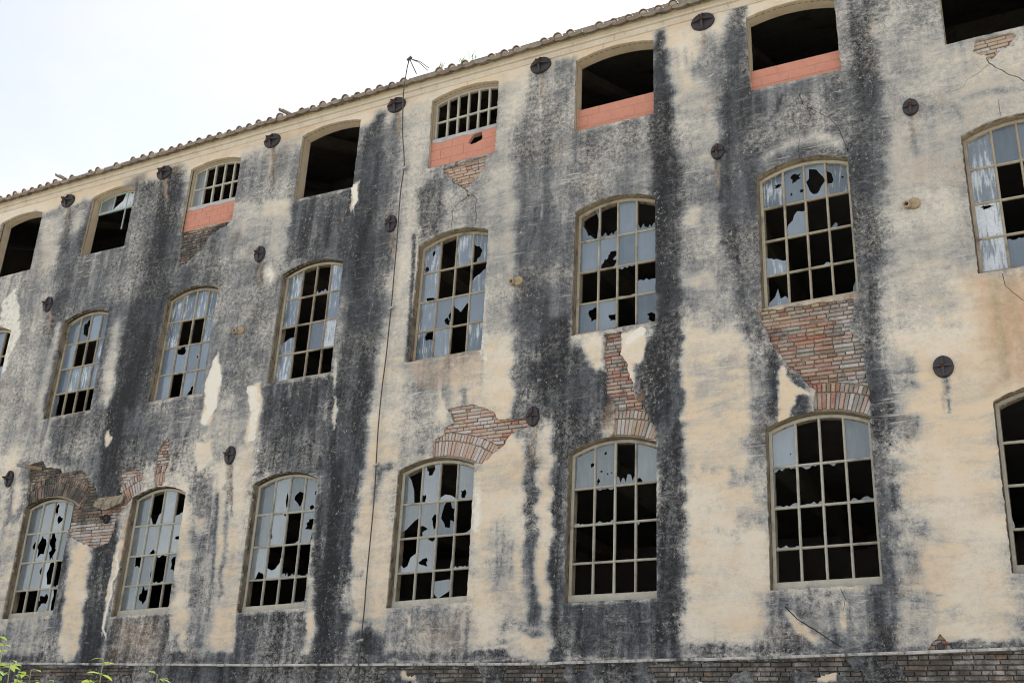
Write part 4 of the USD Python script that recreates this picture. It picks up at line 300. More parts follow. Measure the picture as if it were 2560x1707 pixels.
def jag(poly, amp, step=0.03, seed=0):
    """ragged outline"""
    r = shapely.segmentize(poly, step)
    def f(c):
        c = np.asarray(c); dx = (nz(c[:, 0], c[:, 1], 14, seed) - 0.5) + 0.7 * (nz(c[:, 0], c[:, 1], 33, seed + 5) - 0.5); dz = (nz(c[:, 0], c[:, 1], 14, seed + 9) - 0.5) + 0.7 * (nz(c[:, 0], c[:, 1], 33, seed + 3) - 0.5)
        return c + np.column_stack([dx, dz]) * 2 * amp
    return shapely.transform(r, f).buffer(0)

# ------------------------------------------------------------------ openings
RISE = {'T': 0.11, 'M': 0.17, 'B': 0.17}
def top_at(k, u):
    q = OP[k]; return np.array([q[0][0] + (q[1][0] - q[0][0]) * u, q[0][1] + (q[1][1] - q[0][1]) * u + RISE[k[0]] * 4 * u * (1 - u)])
def bil(k, u, v):
    """u across 0..1, v up from the sill 0 to the springing 1; beyond 1 it follows the arch"""
    q = OP[k]; b = np.array([q[2][0] + (q[3][0] - q[2][0]) * u, q[2][1] + (q[3][1] - q[2][1]) * u]); t = np.array([q[0][0] + (q[1][0] - q[0][0]) * u, q[0][1] + (q[1][1] - q[0][1]) * u])
    return b + (t - b) * v
def opening_ring(k, inset=0.0):
    q = OP[k]; pts = [q[2]] + [tuple(top_at(k, u)) for u in np.linspace(0, 1, 15)] + [q[3]]
    pl = Polygon(pts)
    return pl.buffer(-inset, join_style=2) if inset else pl
OPEN = {k: opening_ring(k) for k in OP}
OPEN_ALL = unary_union(list(OPEN.values()))

# ------------------------------------------------------------------ ground
_g = 600
obj('ground', (np.array([[-_g, -_g, 0], [_g, -_g, 0], [_g, _g, 0], [-_g, _g, 0]], float), np.array([[0, 1, 2], [0, 2, 3]])), M_GROUND, kind='structure', label='dry bare earth and grass in front of the old factory', category='ground')

# ------------------------------------------------------------------ the factory
FAC = thing('factory_building', 'derelict four storey factory with black stained cream walls and rows of broken arched windows', 'building')
X0, X1, ZB, ZT = -6.0, 27.0, 2.7, 14.52
PATCHP = {}
for i, (k, pts) in enumerate(PATCH.items()):
    PATCHP[k] = jag(jag(Polygon(pts).buffer(0), 0.016 if k[0] != 'S' else 0.03, 0.03, i * 11), 0.010, 0.02, i * 7 + 3)
ISL = np.random.default_rng(3)
for k in ('S1', 'S2', 'S3', 'S4'):
    x0_, z0_, x1_, z1_ = PATCHP[k].bounds; isl = []
    for _ in range(int((x1_ - x0_) * (3.4 if k[0] == 'S' else 5))):
        cx_, cz_ = ISL.uniform(x0_, x1_), ISL.uniform(z0_, z1_); q_ = 1.0 if k[0] == 'S' else 0.32; rx_, rz_ = q_ * ISL.uniform(0.08, 0.34), q_ * ISL.uniform(0.06, 0.22)
        isl.append(jag(Polygon([(cx_ + rx_ * math.cos(a_), cz_ + rz_ * math.sin(a_)) for a_ in np.linspace(0, 6.2, 12)]), 0.05 * q_, 0.03, int(cx_ * 10) % 50))
    PATCHP[k] = PATCHP[k].difference(unary_union(isl)).buffer(-0.012).buffer(0.012)
CRK = unary_union([jag(LineString(pts).buffer(w / 2 + 0.001, cap_style=2), 0.006, 0.02, 31 + i) for i, (pts, w) in enumerate(CRACK)])
PALL = unary_union(list(PATCHP.values()) + [CRK])
sheet = sbox(X0, ZB, X1, ZT).difference(unary_union([jag(o.buffer(0.003), 0.009, 0.03, 5 + i) for i, o in enumerate(OPEN.values())] + [PALL]))
sheet = MultiPolygon([g for g in getattr(sheet, 'geoms', [sheet]) if g.geom_type == 'Polygon' and g.area > 0.002])
def yd(x, z): return 0.020 * (nz(x, z, 0.7, 2) - 0.5) + 0.011 * (nz(x, z, 3.1, 4) - 0.5) + 0.005 * (nz(x, z * 2.5, 9, 6) - 0.5)

# stains: a soft map over the plaster (r: black crust, g: bare lime, b: earthy brown)
def seg_dist(x, z, a, b):
    d = np.array(b[:2]) - np.array(a[:2]); L2 = max(d @ d, 1e-9)
    t = np.clip(((x - a[0]) * d[0] + (z - a[1]) * d[1]) / L2, 0, 1)
    return np.hypot(x - a[0] - t * d[0], z - a[1] - t * d[1]), t
def poly_mask(x, z, pts, soft):
    pts = np.asarray(pts); out = np.zeros(len(x)); lo = pts.min(0) - soft - 0.2; hi = pts.max(0) + soft + 0.2
    s = np.nonzero((x > lo[0]) & (x < hi[0]) & (z > lo[1]) & (z < hi[1]))[0]
    if not len(s): return out
    xx, zz = x[s], z[s]; dist = np.full(len(s), 1e9); ins = np.zeros(len(s), bool)
    for a, b in zip(pts, np.roll(pts, -1, 0)):
        dd, _ = seg_dist(xx, zz, a, b); dist = np.minimum(dist, dd)
        c = ((a[1] > zz) != (b[1] > zz)); ins ^= c & (xx < (b[0] - a[0]) * (zz - a[1]) / (b[1] - a[1] + 1e-12) + a[0])
    sd = np.where(ins, dist, -dist); t = np.clip((sd + soft) / (2 * soft), 0, 1); out[s] = t * t * (3 - 2 * t); return out
def line_mask(x, z, pts, soft):
    P = np.asarray(pts); out = np.zeros(len(x)); m = P[:, 2].max() + soft + 0.2; lo = P[:, :2].min(0) - m; hi = P[:, :2].max(0) + m
    s = np.nonzero((x > lo[0]) & (x < hi[0]) & (z > lo[1]) & (z < hi[1]))[0]
    if not len(s): return out
    best = np.full(len(s), -1e9)
    for a, b in zip(P[:-1], P[1:]):
        dd, t = seg_dist(x[s], z[s], a, b); best = np.maximum(best, a[2] + (b[2] - a[2]) * t - dd)
    t = np.clip((best + soft) / (2 * soft), 0, 1); out[s] = t * t * (3 - 2 * t); return out
def stain(x, z):
    # ragged warp: feathered along the trowel ridges, wavy down the runs
    fb = lambda sx, sz, k: meshkit.fbm(np.stack([x * sx, np.full(len(x), k + 0.4), z * sz], -1), 5, k) - 0.5
    wx = x + 0.30 * fb(0.9, 4.0, 11) + 0.16 * fb(0.5, 0.6, 12)
    wz = z + 0.42 * fb(3.6, 0.7, 13) + 0.10 * fb(2.9, 2.9, 14)
    rx1 = 0.10 * fb(2.5, 2.0, 21) + 0.13 * fb(9, 7, 22); rz1 = 0.14 * fb(2.0, 2.0, 23) + 0.13 * fb(9, 7, 24)
    D = 0.46 + 0.08 * np.clip((z - 8) / 3, 0, 1)
    for kind, pts, v, soft in ST:
        thin = kind == 'L' and max(q[2] for q in pts) < 0.06
        if thin: m = line_mask(x + 0.04 * fb(2, 2, 15), z, pts, soft * 0.7)
        elif kind == 'P' and soft < 0.05: m = poly_mask(x + rx1, z + rz1, pts, soft)
        elif kind == 'P': m = poly_mask(wx, wz, pts, soft * 1.3)
        else: m = line_mask(wx, wz, pts, soft * 1.8)
        D += (v - D) * m
    D += (0.10 * np.clip((z - 7.2) / 2, 0, 1) + 0.06 * np.clip((10 - x) / 7, 0, 1)) * 4 * D * (1 - D)
    # drips that start at every sill, and the worn pale lip along it
    DR = np.random.default_rng(41); jx = 0.05 * fb(1.5, 2.0, 25)
    for k in OP:
        q = OP[k]; x0_, x1_, zs = q[2][0], q[3][0], (q[2][1] + q[3][1]) / 2
        for _ in range(11):
            xd = DR.uniform(x0_ - 0.08, x1_ + 0.08); ln = DR.uniform(0.25, 1.1); w_ = DR.uniform(0.006, 0.03); s_ = DR.choice([1.0, 1.0, -0.8])
            m = line_mask(x + jx, z, [(xd, zs, w_), (xd + DR.uniform(-0.02, 0.02), zs - ln * 0.6, w_ * 1.3), (xd, zs - ln, w_ * 0.5)], 0.022) * np.clip((z - zs + ln) / ln, 0, 1) ** 0.6
            D += np.where(s_ > 0, 0.26 * (1 - D) * (D > 0.2), -0.20 * D) * m
        lip = np.clip(1 - np.abs(z - (q[2][1] + (q[3][1] - q[2][1]) * np.clip((x - x0_) / (x1_ - x0_), 0, 1)) + 0.025) / 0.04, 0, 1) * ((x > x0_ - 0.05) & (x < x1_ + 0.05))
        D -= 0.42 * D * lip * np.clip(nz(x, z * 0, 5, 26) * 2 - 0.5, 0, 1)
    W = np.zeros(len(x)); B = np.zeros(len(x))
    for pts, v, soft in WH: W = np.maximum(W, v * poly_mask(wx, wz, pts, soft))
    for pts, v, soft in BR: B = np.maximum(B, v * poly_mask(wx, wz, pts, soft))
    # a dark wash under every sill and a pale worn rim round the openings
    return np.column_stack([np.clip(D, 0, 1), W, B])

STEP = 0.036
bpts = []; rings = []
for g in sheet.geoms:
    for r in [g.exterior, *g.interiors]:
        c = np.asarray(shapely.segmentize(r, 0.035).coords)[:-1]; rings.append((len(np.vstack(bpts)) if bpts else 0, c)); bpts.append(c)
B = np.vstack(bpts)
gx, gz = np.meshgrid(np.arange(X0, X1, STEP), np.arange(ZB, ZT, STEP)); P = np.column_stack([gx.ravel(), gz.ravel()]); P += rng.uniform(-0.3, 0.3, P.shape) * STEP
dens = np.asarray(shapely.segmentize(sheet.boundary, 0.012).geoms[0].coords) if False else np.vstack([np.asarray(shapely.segmentize(LineString(np.vstack([c, c[:1]])), 0.012).coords) for _, c in rings])
far = cKDTree(dens).query(P, k=1, distance_upper_bound=0.022)[0] > 0.02
shapely.prepare(sheet)
P = P[far]; P = P[shapely.contains_xy(sheet, P[:, 0], P[:, 1])]
A = np.vstack([B, P]); nb = len(B)
tri = Delaunay(A).simplices
edge = (tri < nb).sum(1) >= 2
cen = A[tri[edge]].mean(1); ok = np.ones(len(tri), bool); ok[np.nonzero(edge)[0]] = shapely.contains_xy(sheet, cen[:, 0], cen[:, 1])
tri = tri[ok]
a, b, c = A[tri[:, 0]], A[tri[:, 1]], A[tri[:, 2]]
cw = ((b[:, 0] - a[:, 0]) * (c[:, 1] - a[:, 1]) - (b[:, 1] - a[:, 1]) * (c[:, 0] - a[:, 0])) < 0
tri[cw] = tri[cw][:, ::-1]
yy = yd(A[:, 0], A[:, 1])
V = np.column_stack([A[:, 0], yy, A[:, 1]])
nrm = np.zeros_like(V); fn = np.cross(V[tri[:, 1]] - V[tri[:, 0]], V[tri[:, 2]] - V[tri[:, 0]])
for k in range(3): np.add.at(nrm, tri[:, k], fn)
nrm /= np.linalg.norm(nrm, axis=1, keepdims=True) + 1e-12
# the broken edge of the plaster, 3 cm thick
Ev, Ef, Ec = [], [], []
n0 = len(V)
for _, c in rings:
    n = len(c); y0 = yd(c[:, 0], c[:, 1])
    Ev += [np.column_stack([c[:, 0], y0, c[:, 1]]), np.column_stack([c[:, 0], np.full(n, 0.056), c[:, 1]])]
    i = np.arange(n); j = (i + 1) % n
    Ef += [np.column_stack([n0 + i, n0 + j, n0 + n + j]), np.column_stack([n0 + i, n0 + n + j, n0 + n + i])]; n0 += 2 * n
Ev = np.vstack(Ev); Ef = np.vstack(Ef)
en = np.zeros_like(Ev); q = Ef - len(V); fe = np.cross(Ev[q[:, 1]] - Ev[q[:, 0]], Ev[q[:, 2]] - Ev[q[:, 0]])
for k in range(3): np.add.at(en, q[:, k], fe)
en /= np.linalg.norm(en, axis=1, keepdims=True) + 1e-12
paint = stain(A[:, 0], A[:, 1]); ep = stain(Ev[:, 0], Ev[:, 2]); ep[:, 0] *= 0.75
V = np.vstack([V, Ev]); F = np.vstack([tri, Ef]); N = np.vstack([nrm, en]); paint = np.vstack([paint, ep])
wm = usdkit.mesh(stage, path_for('wall', FAC), (V, F), M_WALL)
wm.CreateNormalsAttr(Vt.Vec3fArray.FromNumpy(N.astype(np.float32))); wm.SetNormalsInterpolation('vertex')
UsdGeom.PrimvarsAPI(wm).CreatePrimvar('paint', Sdf.ValueTypeNames.Color3fArray, 'vertex').Set(Vt.Vec3fArray.FromNumpy(paint.astype(np.float32)))
tag(wm.GetPrim(), label='cream lime render under long black rain streaks')

# brick core behind the render, with its openings; the solid wall below the ledge
core = sbox(X0, ZB, X1, ZT).difference(OPEN_ALL)
obj('brick_core', extrude(core, 0.066, 0.09), M_MORT, FAC)
obj('plinth', boxm(X0, X1, 0.0, 0.29, -0.2, ZB), M_REVD, FAC)

# jambs, arch soffits and sills: the thickness of the wall
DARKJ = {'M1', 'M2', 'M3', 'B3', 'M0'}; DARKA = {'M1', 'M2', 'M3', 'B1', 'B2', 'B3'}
def reveal(k):
    parts = {'jamb': [], 'jamb2': [], 'soffit': [], 'inner': [], 'sill': []}
    def strip(ringA, ya, ringB, yb, key):
        n = len(ringA); v = np.vstack([np.column_stack([ringA[:, 0], np.full(n, ya), ringA[:, 1]]), np.column_stack([ringB[:, 0], np.full(n, yb), ringB[:, 1]])])
        f = []
        for i in range(n - 1): f += [[i, i + 1, n + i + 1], [i, n + i + 1, n + i]]
        parts[key].append((v, np.array(f)))
    def ring(ins):
        q = OP[k]; w = q[1][0] - q[0][0]
        arch = np.array([top_at(k, u) for u in np.linspace(0, 1, 17)])
        bl, br = np.array(q[2]), np.array(q[3])
        if ins:
            arch = arch * [1, 1]; c = arch[:, 0].mean(); arch[:, 0] = c + (arch[:, 0] - c) * (1 - 2 * ins / w); arch[:, 1] -= ins
            bl = bl + [ins, 0]; br = br + [-ins, 0]
        return bl, arch, br
    o, m = ring(0), ring(0.055)
    d1, d2 = (0.165, 0.27)
    for A_, ya, B_, yb in (((o, 0.026, o, 0.275),) if k[0] == 'T' else ((o, 0.026, o, d1), (o, d1, m, d1), (m, d1, m, d2))):
        strip(np.array([A_[0], A_[1][0]]), ya, np.array([B_[0], B_[1][0]]), yb, 'jamb' if B_ is o else 'inner')
        strip(np.array([A_[1][-1], A_[2]]), ya, np.array([B_[1][-1], B_[2]]), yb, 'jamb2' if B_ is o else 'inner')
        strip(A_[1], ya, B_[1], yb, 'soffit' if A_ is o and B_ is o else 'inner')
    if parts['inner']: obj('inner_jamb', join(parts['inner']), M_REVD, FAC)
    strip(np.array([o[2], o[0]]), 0.026, np.array([o[2], o[0]]), d2, 'sill')
    s = join(parts['soffit'])
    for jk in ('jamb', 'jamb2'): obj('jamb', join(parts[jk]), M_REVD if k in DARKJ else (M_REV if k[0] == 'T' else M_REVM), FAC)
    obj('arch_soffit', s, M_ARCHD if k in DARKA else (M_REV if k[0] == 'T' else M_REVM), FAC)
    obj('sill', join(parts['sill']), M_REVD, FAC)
for k in OP: reveal(k)

# ------------------------------------------------------------------ bricks where the render has fallen
def brick_mesh(poly, y0, y1, tilt=0.0):
    """one brick: a slab with worn front edges"""
    c = np.asarray(poly.exterior.coords)[:-1]
    if len(c) < 3: return None
    if not poly.exterior.is_ccw: c = c[::-1]
    ins = poly.buffer(-0.006, join_style=2)
    n = len(c)
    if ins.is_empty or ins.geom_type != 'Polygon' or len(ins.exterior.coords) - 1 != n:
        return extrude(poly, y0, y1)
    ci = np.asarray(ins.exterior.coords)[:-1]
    if not ins.exterior.is_ccw: ci = ci[::-1]
    s = int(np.argmin(np.hypot(*(ci - c[0]).T))); ci = np.roll(ci, -s, 0)
    cx = c.mean(0); ty = lambda p: (p[:, 0] - cx[0]) * tilt
    v = np.vstack([np.column_stack([ci[:, 0], y0 + ty(ci), ci[:, 1]]), np.column_stack([c[:, 0], y0 + 0.007 + ty(c), c[:, 1]]), np.column_stack([c[:, 0], np.full(n, y1), c[:, 1]])])
    f = [[0, i, i + 1] for i in range(1, n - 1)]
    for a in (0, n):
        for i in range(n):
            j = (i + 1) % n; f += [[a + i, a + n + j, a + j], [a + i, a + n + i, a + n + j]]
    return v, np.array(f)
RNG = np.random.default_rng(21)
BRICKS = []          # (size, mesh, colour)
def pick(w): k = list(w); p = np.array([w[i] for i in k], float); return k[RNG.choice(len(k), p=p / p.sum())]
ARCHES = []
for k in OP:
    if k[0] in 'MB':
        q = OP[k]; w = q[1][0] - q[0][0]; R = (w * w / 4 + RISE[k[0]] ** 2) / (2 * RISE[k[0]]); cx = (q[0][0] + q[1][0]) / 2; top = (q[0][1] + q[1][1]) / 2 + RISE[k[0]]
        ARCHES.append((cx, top - R, R, w / 2))
def weights(name, x, z, t):
    if name == 'A':
        if t > 0.72: return dict(grey=5, white=4, pink=2, brown=1)
        if z > 8.3: return dict(tan=3, grey=3, brown=2, red=1.5)
        return dict(red=4, orange=5, brown=3, grey=1.5, tan=1.5)
    if name == 'B': return dict(grey=5, pink=3, red=2.5, brown=2, white=1.2) if z > 7.2 else dict(pink=4, white=3, grey=3, tan=1)
    if name == 'C': return dict(pink=6, white=3, tan=2) if t < 0.7 else dict(orange=3, red=2, pink=3, grey=1)
    if name in ('D', 'D2'): return dict(pink=3, orange=3, tan=3, brown=2, grey=1)
    if name == 'E': return dict(brown=4, grey=5, tan=3, orange=1.5, dark=2)
    if name == 'F':
        if z < 6.25: return dict(white=8, pink=2, grey=2)
        return dict(dark=4, orange=3, brown=4, tan=2, grey=2) if x < 4.75 else dict(pink=5, white=5, orange=2)
    if name == 'G': return dict(pink=4, orange=3, white=3, brown=2)
    if name == 'H': return dict(tan=5, pink=5, white=2)
    if name == 'K': return dict(orange=3, red=2, white=3)
    if name == 'S1': return dict(dark=5, brown=4, grey=1, orange=0.6)
    if name == 'S4' and x > 19.6: return dict(white=3, pink=3, grey=4, brown=2, orange=1.5)
    return dict(dark=3, brown=2.0, grey=6, pink=0.8, white=2.0, orange=0.3, tan=1.5)
def lay(name, poly):
    poly = poly.buffer(0.012).difference(OPEN_ALL.buffer(0.004))
    if poly.is_empty: return
    x0, z0, x1, z1 = poly.bounds; used = []
    vous = []
    for (cx, cz, R, hw) in ARCHES:                                   # voussoirs: two rings on end over the window heads
        if cx + hw + 0.5 < x0 or cx - hw - 0.5 > x1 or cz + R + 0.6 < z0 or cz + R - 0.3 > z1: continue
        for ringi, (r0, r1) in enumerate(((R + 0.035, R + 0.285), (R + 0.297, R + 0.425))):
            a1 = math.asin(min(0.99, (hw + 0.16) / R)); n = int(2 * a1 * (r0 + r1) / 2 / 0.062); off = RNG.uniform(0, 0.5)
            for i in range(n + 1):
                a = -a1 + 2 * a1 * (i + off) / n; ha = 0.0255 / r0 * RNG.uniform(0.9, 1.06); ra, rb = r0 + RNG.uniform(-0.006, 0.01), r1 + RNG.uniform(-0.012, 0.004)
                vous.append(Polygon([(cx + r * math.sin(b), cz + r * math.cos(b)) for r, b in ((ra, a - ha), (ra, a + ha), (rb, a + ha), (rb, a - ha))]))
        sect = Polygon([(cx + (R + 0.435) * math.sin(b), cz + (R + 0.435) * math.cos(b)) for b in np.linspace(-a1, a1, 13)] + [(cx + (R - 0.02) * math.sin(b), cz + (R - 0.02) * math.cos(b)) for b in np.linspace(a1, -a1, 13)])
        used.append(sect)
    ring = unary_union(used) if used else None
    shapes = [(b, True) for b in vous]
    H = 0.0625; r = 0; zc = math.floor(z0 / H) * H
    while zc < z1:
        x = x0 - RNG.uniform(0, 0.28); header = RNG.random() < 0.4
        while x < x1:
            L = 0.132 if (header or RNG.random() < 0.15) else 0.275
            L *= RNG.uniform(0.9, 1.06); j = RNG.uniform(-0.004, 0.004, 4); sl = 0.004 * math.sin(x * 1.7 + zc * 9)
            b = Polygon([(x + j[0], zc + 0.005 + sl), (x + L - 0.010 + j[1], zc + 0.005 + sl + j[2] * 0.7), (x + L - 0.010 + j[1], zc + H - 0.006 + sl), (x + j[0], zc + H - 0.006 + sl + j[3] * 0.7)])
            shapes.append((b, False)); x += L
        zc += H; r += 1
    for b, arch in shapes:
        if not b.intersects(poly): continue
        c = b if poly.contains(b) else b.intersection(poly)
        if ring is not None and not arch and c.intersects(ring): c = c.difference(ring)
        for g in getattr(c, 'geoms', [c]):
            if g.geom_type != 'Polygon' or g.area < 0.0006: continue
            g = Polygon(g.exterior).simplify(0.004)
            px, pz = g.centroid.x, g.centroid.y; t = (px - x0) / (x1 - x0)
            deep = RNG.random() < 0.06
            y0 = 0.034 + RNG.uniform(-0.008, 0.014) + (0.018 if deep else 0) if name[0] != 'S' else RNG.uniform(0.004, 0.026)
            m = brick_mesh(g, y0, 0.085, RNG.uniform(-0.03, 0.03))
            if m is not None: BRICKS.append((g.area / ((22 - px) ** 2 + 225 + (pz - 1.6) ** 2), m, ('sooty_' if name[0] == 'S' or name == 'E' or (name == 'F' and pz > 6.2 and px < 4.8) else ('clean_' if name[0] in 'CDH' else '')) + pick(weights(name, px, pz, t))))
for k, pl in PATCHP.items(): lay(k, pl)
BRICKS.sort(key=lambda t: -t[0])
for _, m, c in BRICKS[:300]: obj('brick', m, BR_[c], FAC)
rest = {}
for _, m, c in BRICKS[300:]: rest.setdefault(c, []).append(m)
for c, ms in rest.items(): obj('small_bricks', join(ms), BR_[c], FAC, kind='stuff', label=f'smaller and farther {c.replace("_", " ")} bricks bared by fallen render')

# the hollow niche above the ledge: a dark hole among its bricks
# ------------------------------------------------------------------ ledge
lx = np.array([X0] + [p[0] for p in LEDGE] + [X1]); lz = np.array([LEDGE[0][1] + 0.03] + [p[1] for p in LEDGE] + [LEDGE[-1][1] + 0.07])
xs = np.arange(X0, X1, 0.06); zl = np.interp(xs, lx, lz)
chip = np.clip(nz(xs, xs * 0, 2.4, 5) - 0.62, 0, 1) * 0.12 + 0.012 * (nz(xs, xs * 0, 9, 8))
ft = -0.052 + np.clip(chip, 0, 0.045)
prof = [(0.03, 0.012), (ft, 0.006), (ft - 0.004, -0.008), (ft, -0.024 - 0.012 * nz(xs, xs * 0, 5, 3)), (0.03, -0.034)]
lv = np.vstack([np.column_stack([xs, np.broadcast_to(y, xs.shape), zl + z]) for y, z in prof]); n = len(xs); lf = []
for a_ in range(4):
    i = np.arange(n - 1); lf += [np.column_stack([a_ * n + i, (a_ + 1) * n + i, (a_ + 1) * n + i + 1]), np.column_stack([a_ * n + i, (a_ + 1) * n + i + 1, a_ * n + i + 1])]
obj('ledge', (lv, np.vstack(lf)), M_LEDGE, FAC, label='chipped pale string course above the brick base')

# ------------------------------------------------------------------ cornice and eave tiles
CX = [X0, 8.0, 13.0, 17.0, 19.0, X1]; CZ = [14.33, 14.335, 14.31, 14.275, 14.235, 14.16]
cxs = np.arange(X0, X1 + 0.01, 0.2); cz = np.interp(cxs, CX, CZ) + 0.006 * (nz(cxs, cxs * 0, 1.3, 7) - 0.5)
def run(prof, mat, name, **kw):
    n = len(cxs); w = 0.004 * (nz(cxs, cxs * 0, 2.0, 3) - 0.5)
    v = np.vstack([np.column_stack([cxs, np.full(n, y) + w, cz + z]) for y, z in prof]); f = []; i = np.arange(n - 1)
    for a_ in range(len(prof) - 1): f += [np.column_stack([a_ * n + i, (a_ + 1) * n + i + 1, (a_ + 1) * n + i]), np.column_stack([a_ * n + i, a_ * n + i + 1, (a_ + 1) * n + i + 1])]
    obj(name, (v, np.vstack(f)), mat, FAC, **kw)
run([(0.02, -0.125), (-0.022, -0.120), (-0.030, -0.108), (-0.024, -0.092), (-0.018, -0.090), (-0.018, -0.012), (-0.010, -0.006), (-0.010, 0.004), (-0.050, 0.010), (-0.056, 0.02), (-0.056, 0.112), (-0.04, 0.118)], M_CORN, 'cornice', label='cream moulded cornice with two incised lines')
run([(-0.03, 0.112), (-0.074, 0.113), (-0.082, 0.122), (-0.082, 0.165), (0.05, 0.20)], M_MOSS, 'fascia', label='yellow mossy strip under the roof tiles')
def tile_mesh(r0, r1, L, thick, up, a0=0.0):
    """half pipe along -y (front at y=0), convex up if up"""
    an = np.linspace(0, math.pi, 9); s = 1 if up else -1; rows = []
    for y, r in ((0, r0), (L, r1)):
        for rr in (r, r - thick): rows.append(np.column_stack([rr * np.cos(an), np.full(9, y), s * rr * np.sin(an)]))
    v = np.vstack(rows); f = []
    def quad(a, b):
        for i in range(8): f.extend([[a + i, a + i + 1, b + i + 1], [a + i, b + i + 1, b + i]])
    quad(0, 18); quad(27, 9); quad(9, 0); quad(18, 27)
    for e in (0, 8): f.extend([[0 + e, 18 + e, 27 + e], [0 + e, 27 + e, 9 + e]])
    m = trimesh.Trimesh(v, np.array(f), process=False); m.fix_normals(); return m
T = np.random.default_rng(5)
def channel_mesh(w, L, t):
    """a shallow channel tile with a thick ragged front edge, front at y=0"""
    xs_ = np.linspace(-w / 2, w / 2, 9); sag = 0.020 * (1 - (2 * xs_ / w) ** 2); rg = T.uniform(-0.012, 0.006, 9)
    bot = np.column_stack([xs_, rg, -sag]); top = np.column_stack([xs_, rg + 0.006, t + 0 * xs_]); bb = bot + [0, L, 0]; bb[:, 1] = L; tb = top.copy(); tb[:, 1] = L
    v = np.vstack([bot, top, tb, bb]); f = []
    for a_, b_ in ((0, 9), (9, 18), (18, 27), (27, 0)):
        for i in range(8): f += [[a_ + i, a_ + i + 1, b_ + i + 1], [a_ + i, b_ + i + 1, b_ + i]]
    for e in (0, 8): f += [[e, 9 + e, 18 + e], [e, 18 + e, 27 + e]]
    m = trimesh.Trimesh(v, np.array(f), process=False); m.fix_normals(); return m
def put(m, loc, slope, yaw=0.0, roll=0.0):
    t = trimesh.transformations
    M_ = t.translation_matrix(loc) @ t.rotation_matrix(yaw, [0, 0, 1]) @ t.rotation_matrix(slope, [1, 0, 0]) @ t.rotation_matrix(roll, [0, 1, 0])
    v = np.array(m.vertices) @ M_[:3, :3].T + M_[:3, 3]; return v, np.array(m.faces)
SL = math.radians(22); x = X0 + 0.1; tiles = 0
while x < X1 - 0.1:
    g0 = float(np.interp(x, CX, CZ)); vis = x < 21.0
    jy, jz = T.uniform(-0.03, 0.03), T.uniform(-0.008, 0.008)
    obj('roof_tile', put(channel_mesh(T.uniform(0.270, 0.279), 0.45, 0.045 + T.uniform(-0.008, 0.010)), (x + 0.0, -0.205 + jy * 0.6, g0 + 0.085 + jz), SL, T.uniform(-0.03, 0.03), T.uniform(-0.05, 0.05)), M_TILE, FAC, smooth=40)
    xc = x + 0.14 + T.uniform(-0.012, 0.012); jy = T.uniform(-0.03, 0.05)
    miss = T.random() < 0.10
    loc = (xc, (-0.125 if not miss else 0.10) + jy * 0.6, g0 + (0.195 if not miss else 0.265) + T.uniform(-0.01, 0.012))
    obj('roof_tile', put(tile_mesh(0.093, 0.08, 0.42, 0.016, True), loc, SL, T.uniform(-0.05, 0.05), T.uniform(-0.06, 0.06)), M_TILEC, FAC, smooth=40)
    an = np.linspace(0, math.pi, 9); pv = np.vstack([np.column_stack([0.077 * np.cos(an), np.full(9, 0.025), 0.077 * np.sin(an) - 0.01]), [[0, 0.012, 0.02]]])
    pm = trimesh.Trimesh(pv, np.array([[i, i + 1, 9] for i in range(8)] + [[8, 0, 9]]), process=False)
    obj('mortar_plug', put(pm, loc, SL), M_PLUG, FAC)
    x += 0.28
for bx, bz, yaw, rl in ((8.05, 14.60, 1.2, 0.5), (1.35, 14.62, 1.25, 0.4)):
    obj('broken_roof_tile', put(tile_mesh(0.075, 0.07, 0.30, 0.015, False), (bx - 0.05, -0.18, bz + 0.12), -0.5, -yaw, rl), M_TILE, FAC, smooth=40, label='loose broken roof tile lying across the eave')

# shell: roof, rear and side walls, floors, beams
DEP = 11.0
sl = math.tan(SL); yr = DEP / 2
roofv = np.array([[X0, -0.02, 14.53], [X1, -0.02, 14.53], [X0, yr, 14.53 + yr * sl], [X1, yr, 14.53 + yr * sl], [X0, DEP + 0.2, 14.5], [X1, DEP + 0.2, 14.5]])
rv = np.vstack([roofv, roofv + [0, 0, 0.12]])
rf = np.array([[0, 2, 3], [0, 3, 1], [2, 4, 5], [2, 5, 3], [6, 7, 9], [6, 9, 8], [8, 9, 11], [8, 11, 10], [0, 1, 7], [0, 7, 6], [4, 10, 11], [4, 11, 5], [0, 6, 8], [0, 8, 2], [2, 8, 10], [2, 10, 4], [1, 3, 9], [1, 9, 7], [3, 5, 11], [3, 11, 9]])
obj('roof', (rv, rf), M_TILE, FAC)
obj('rear_wall', boxm(X0, X1, DEP, DEP + 0.35, -0.2, 14.5), M_BACK, FAC)
gab = Polygon([(0.29, -0.2), (DEP, -0.2), (DEP, 14.5), (yr, 14.5 + yr * sl), (0.29, 14.62)])
for xa, xb in ((X0, X0 + 0.35), (X1 - 0.35, X1)):
    m = trimesh.creation.extrude_polygon(gab, xb - xa, engine='earcut'); v = np.array(m.vertices)
    obj('side_wall', (np.column_stack([xa + v[:, 2], v[:, 0], v[:, 1]]), np.array(m.faces)), M_BACK, FAC)
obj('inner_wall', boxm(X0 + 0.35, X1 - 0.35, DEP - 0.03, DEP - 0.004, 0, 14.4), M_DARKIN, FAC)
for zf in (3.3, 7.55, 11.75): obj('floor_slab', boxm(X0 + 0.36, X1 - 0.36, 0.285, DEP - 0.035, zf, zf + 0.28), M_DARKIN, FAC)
obj('inner_lining', extrude(core, 0.275, 0.282), M_DARKIN, FAC)
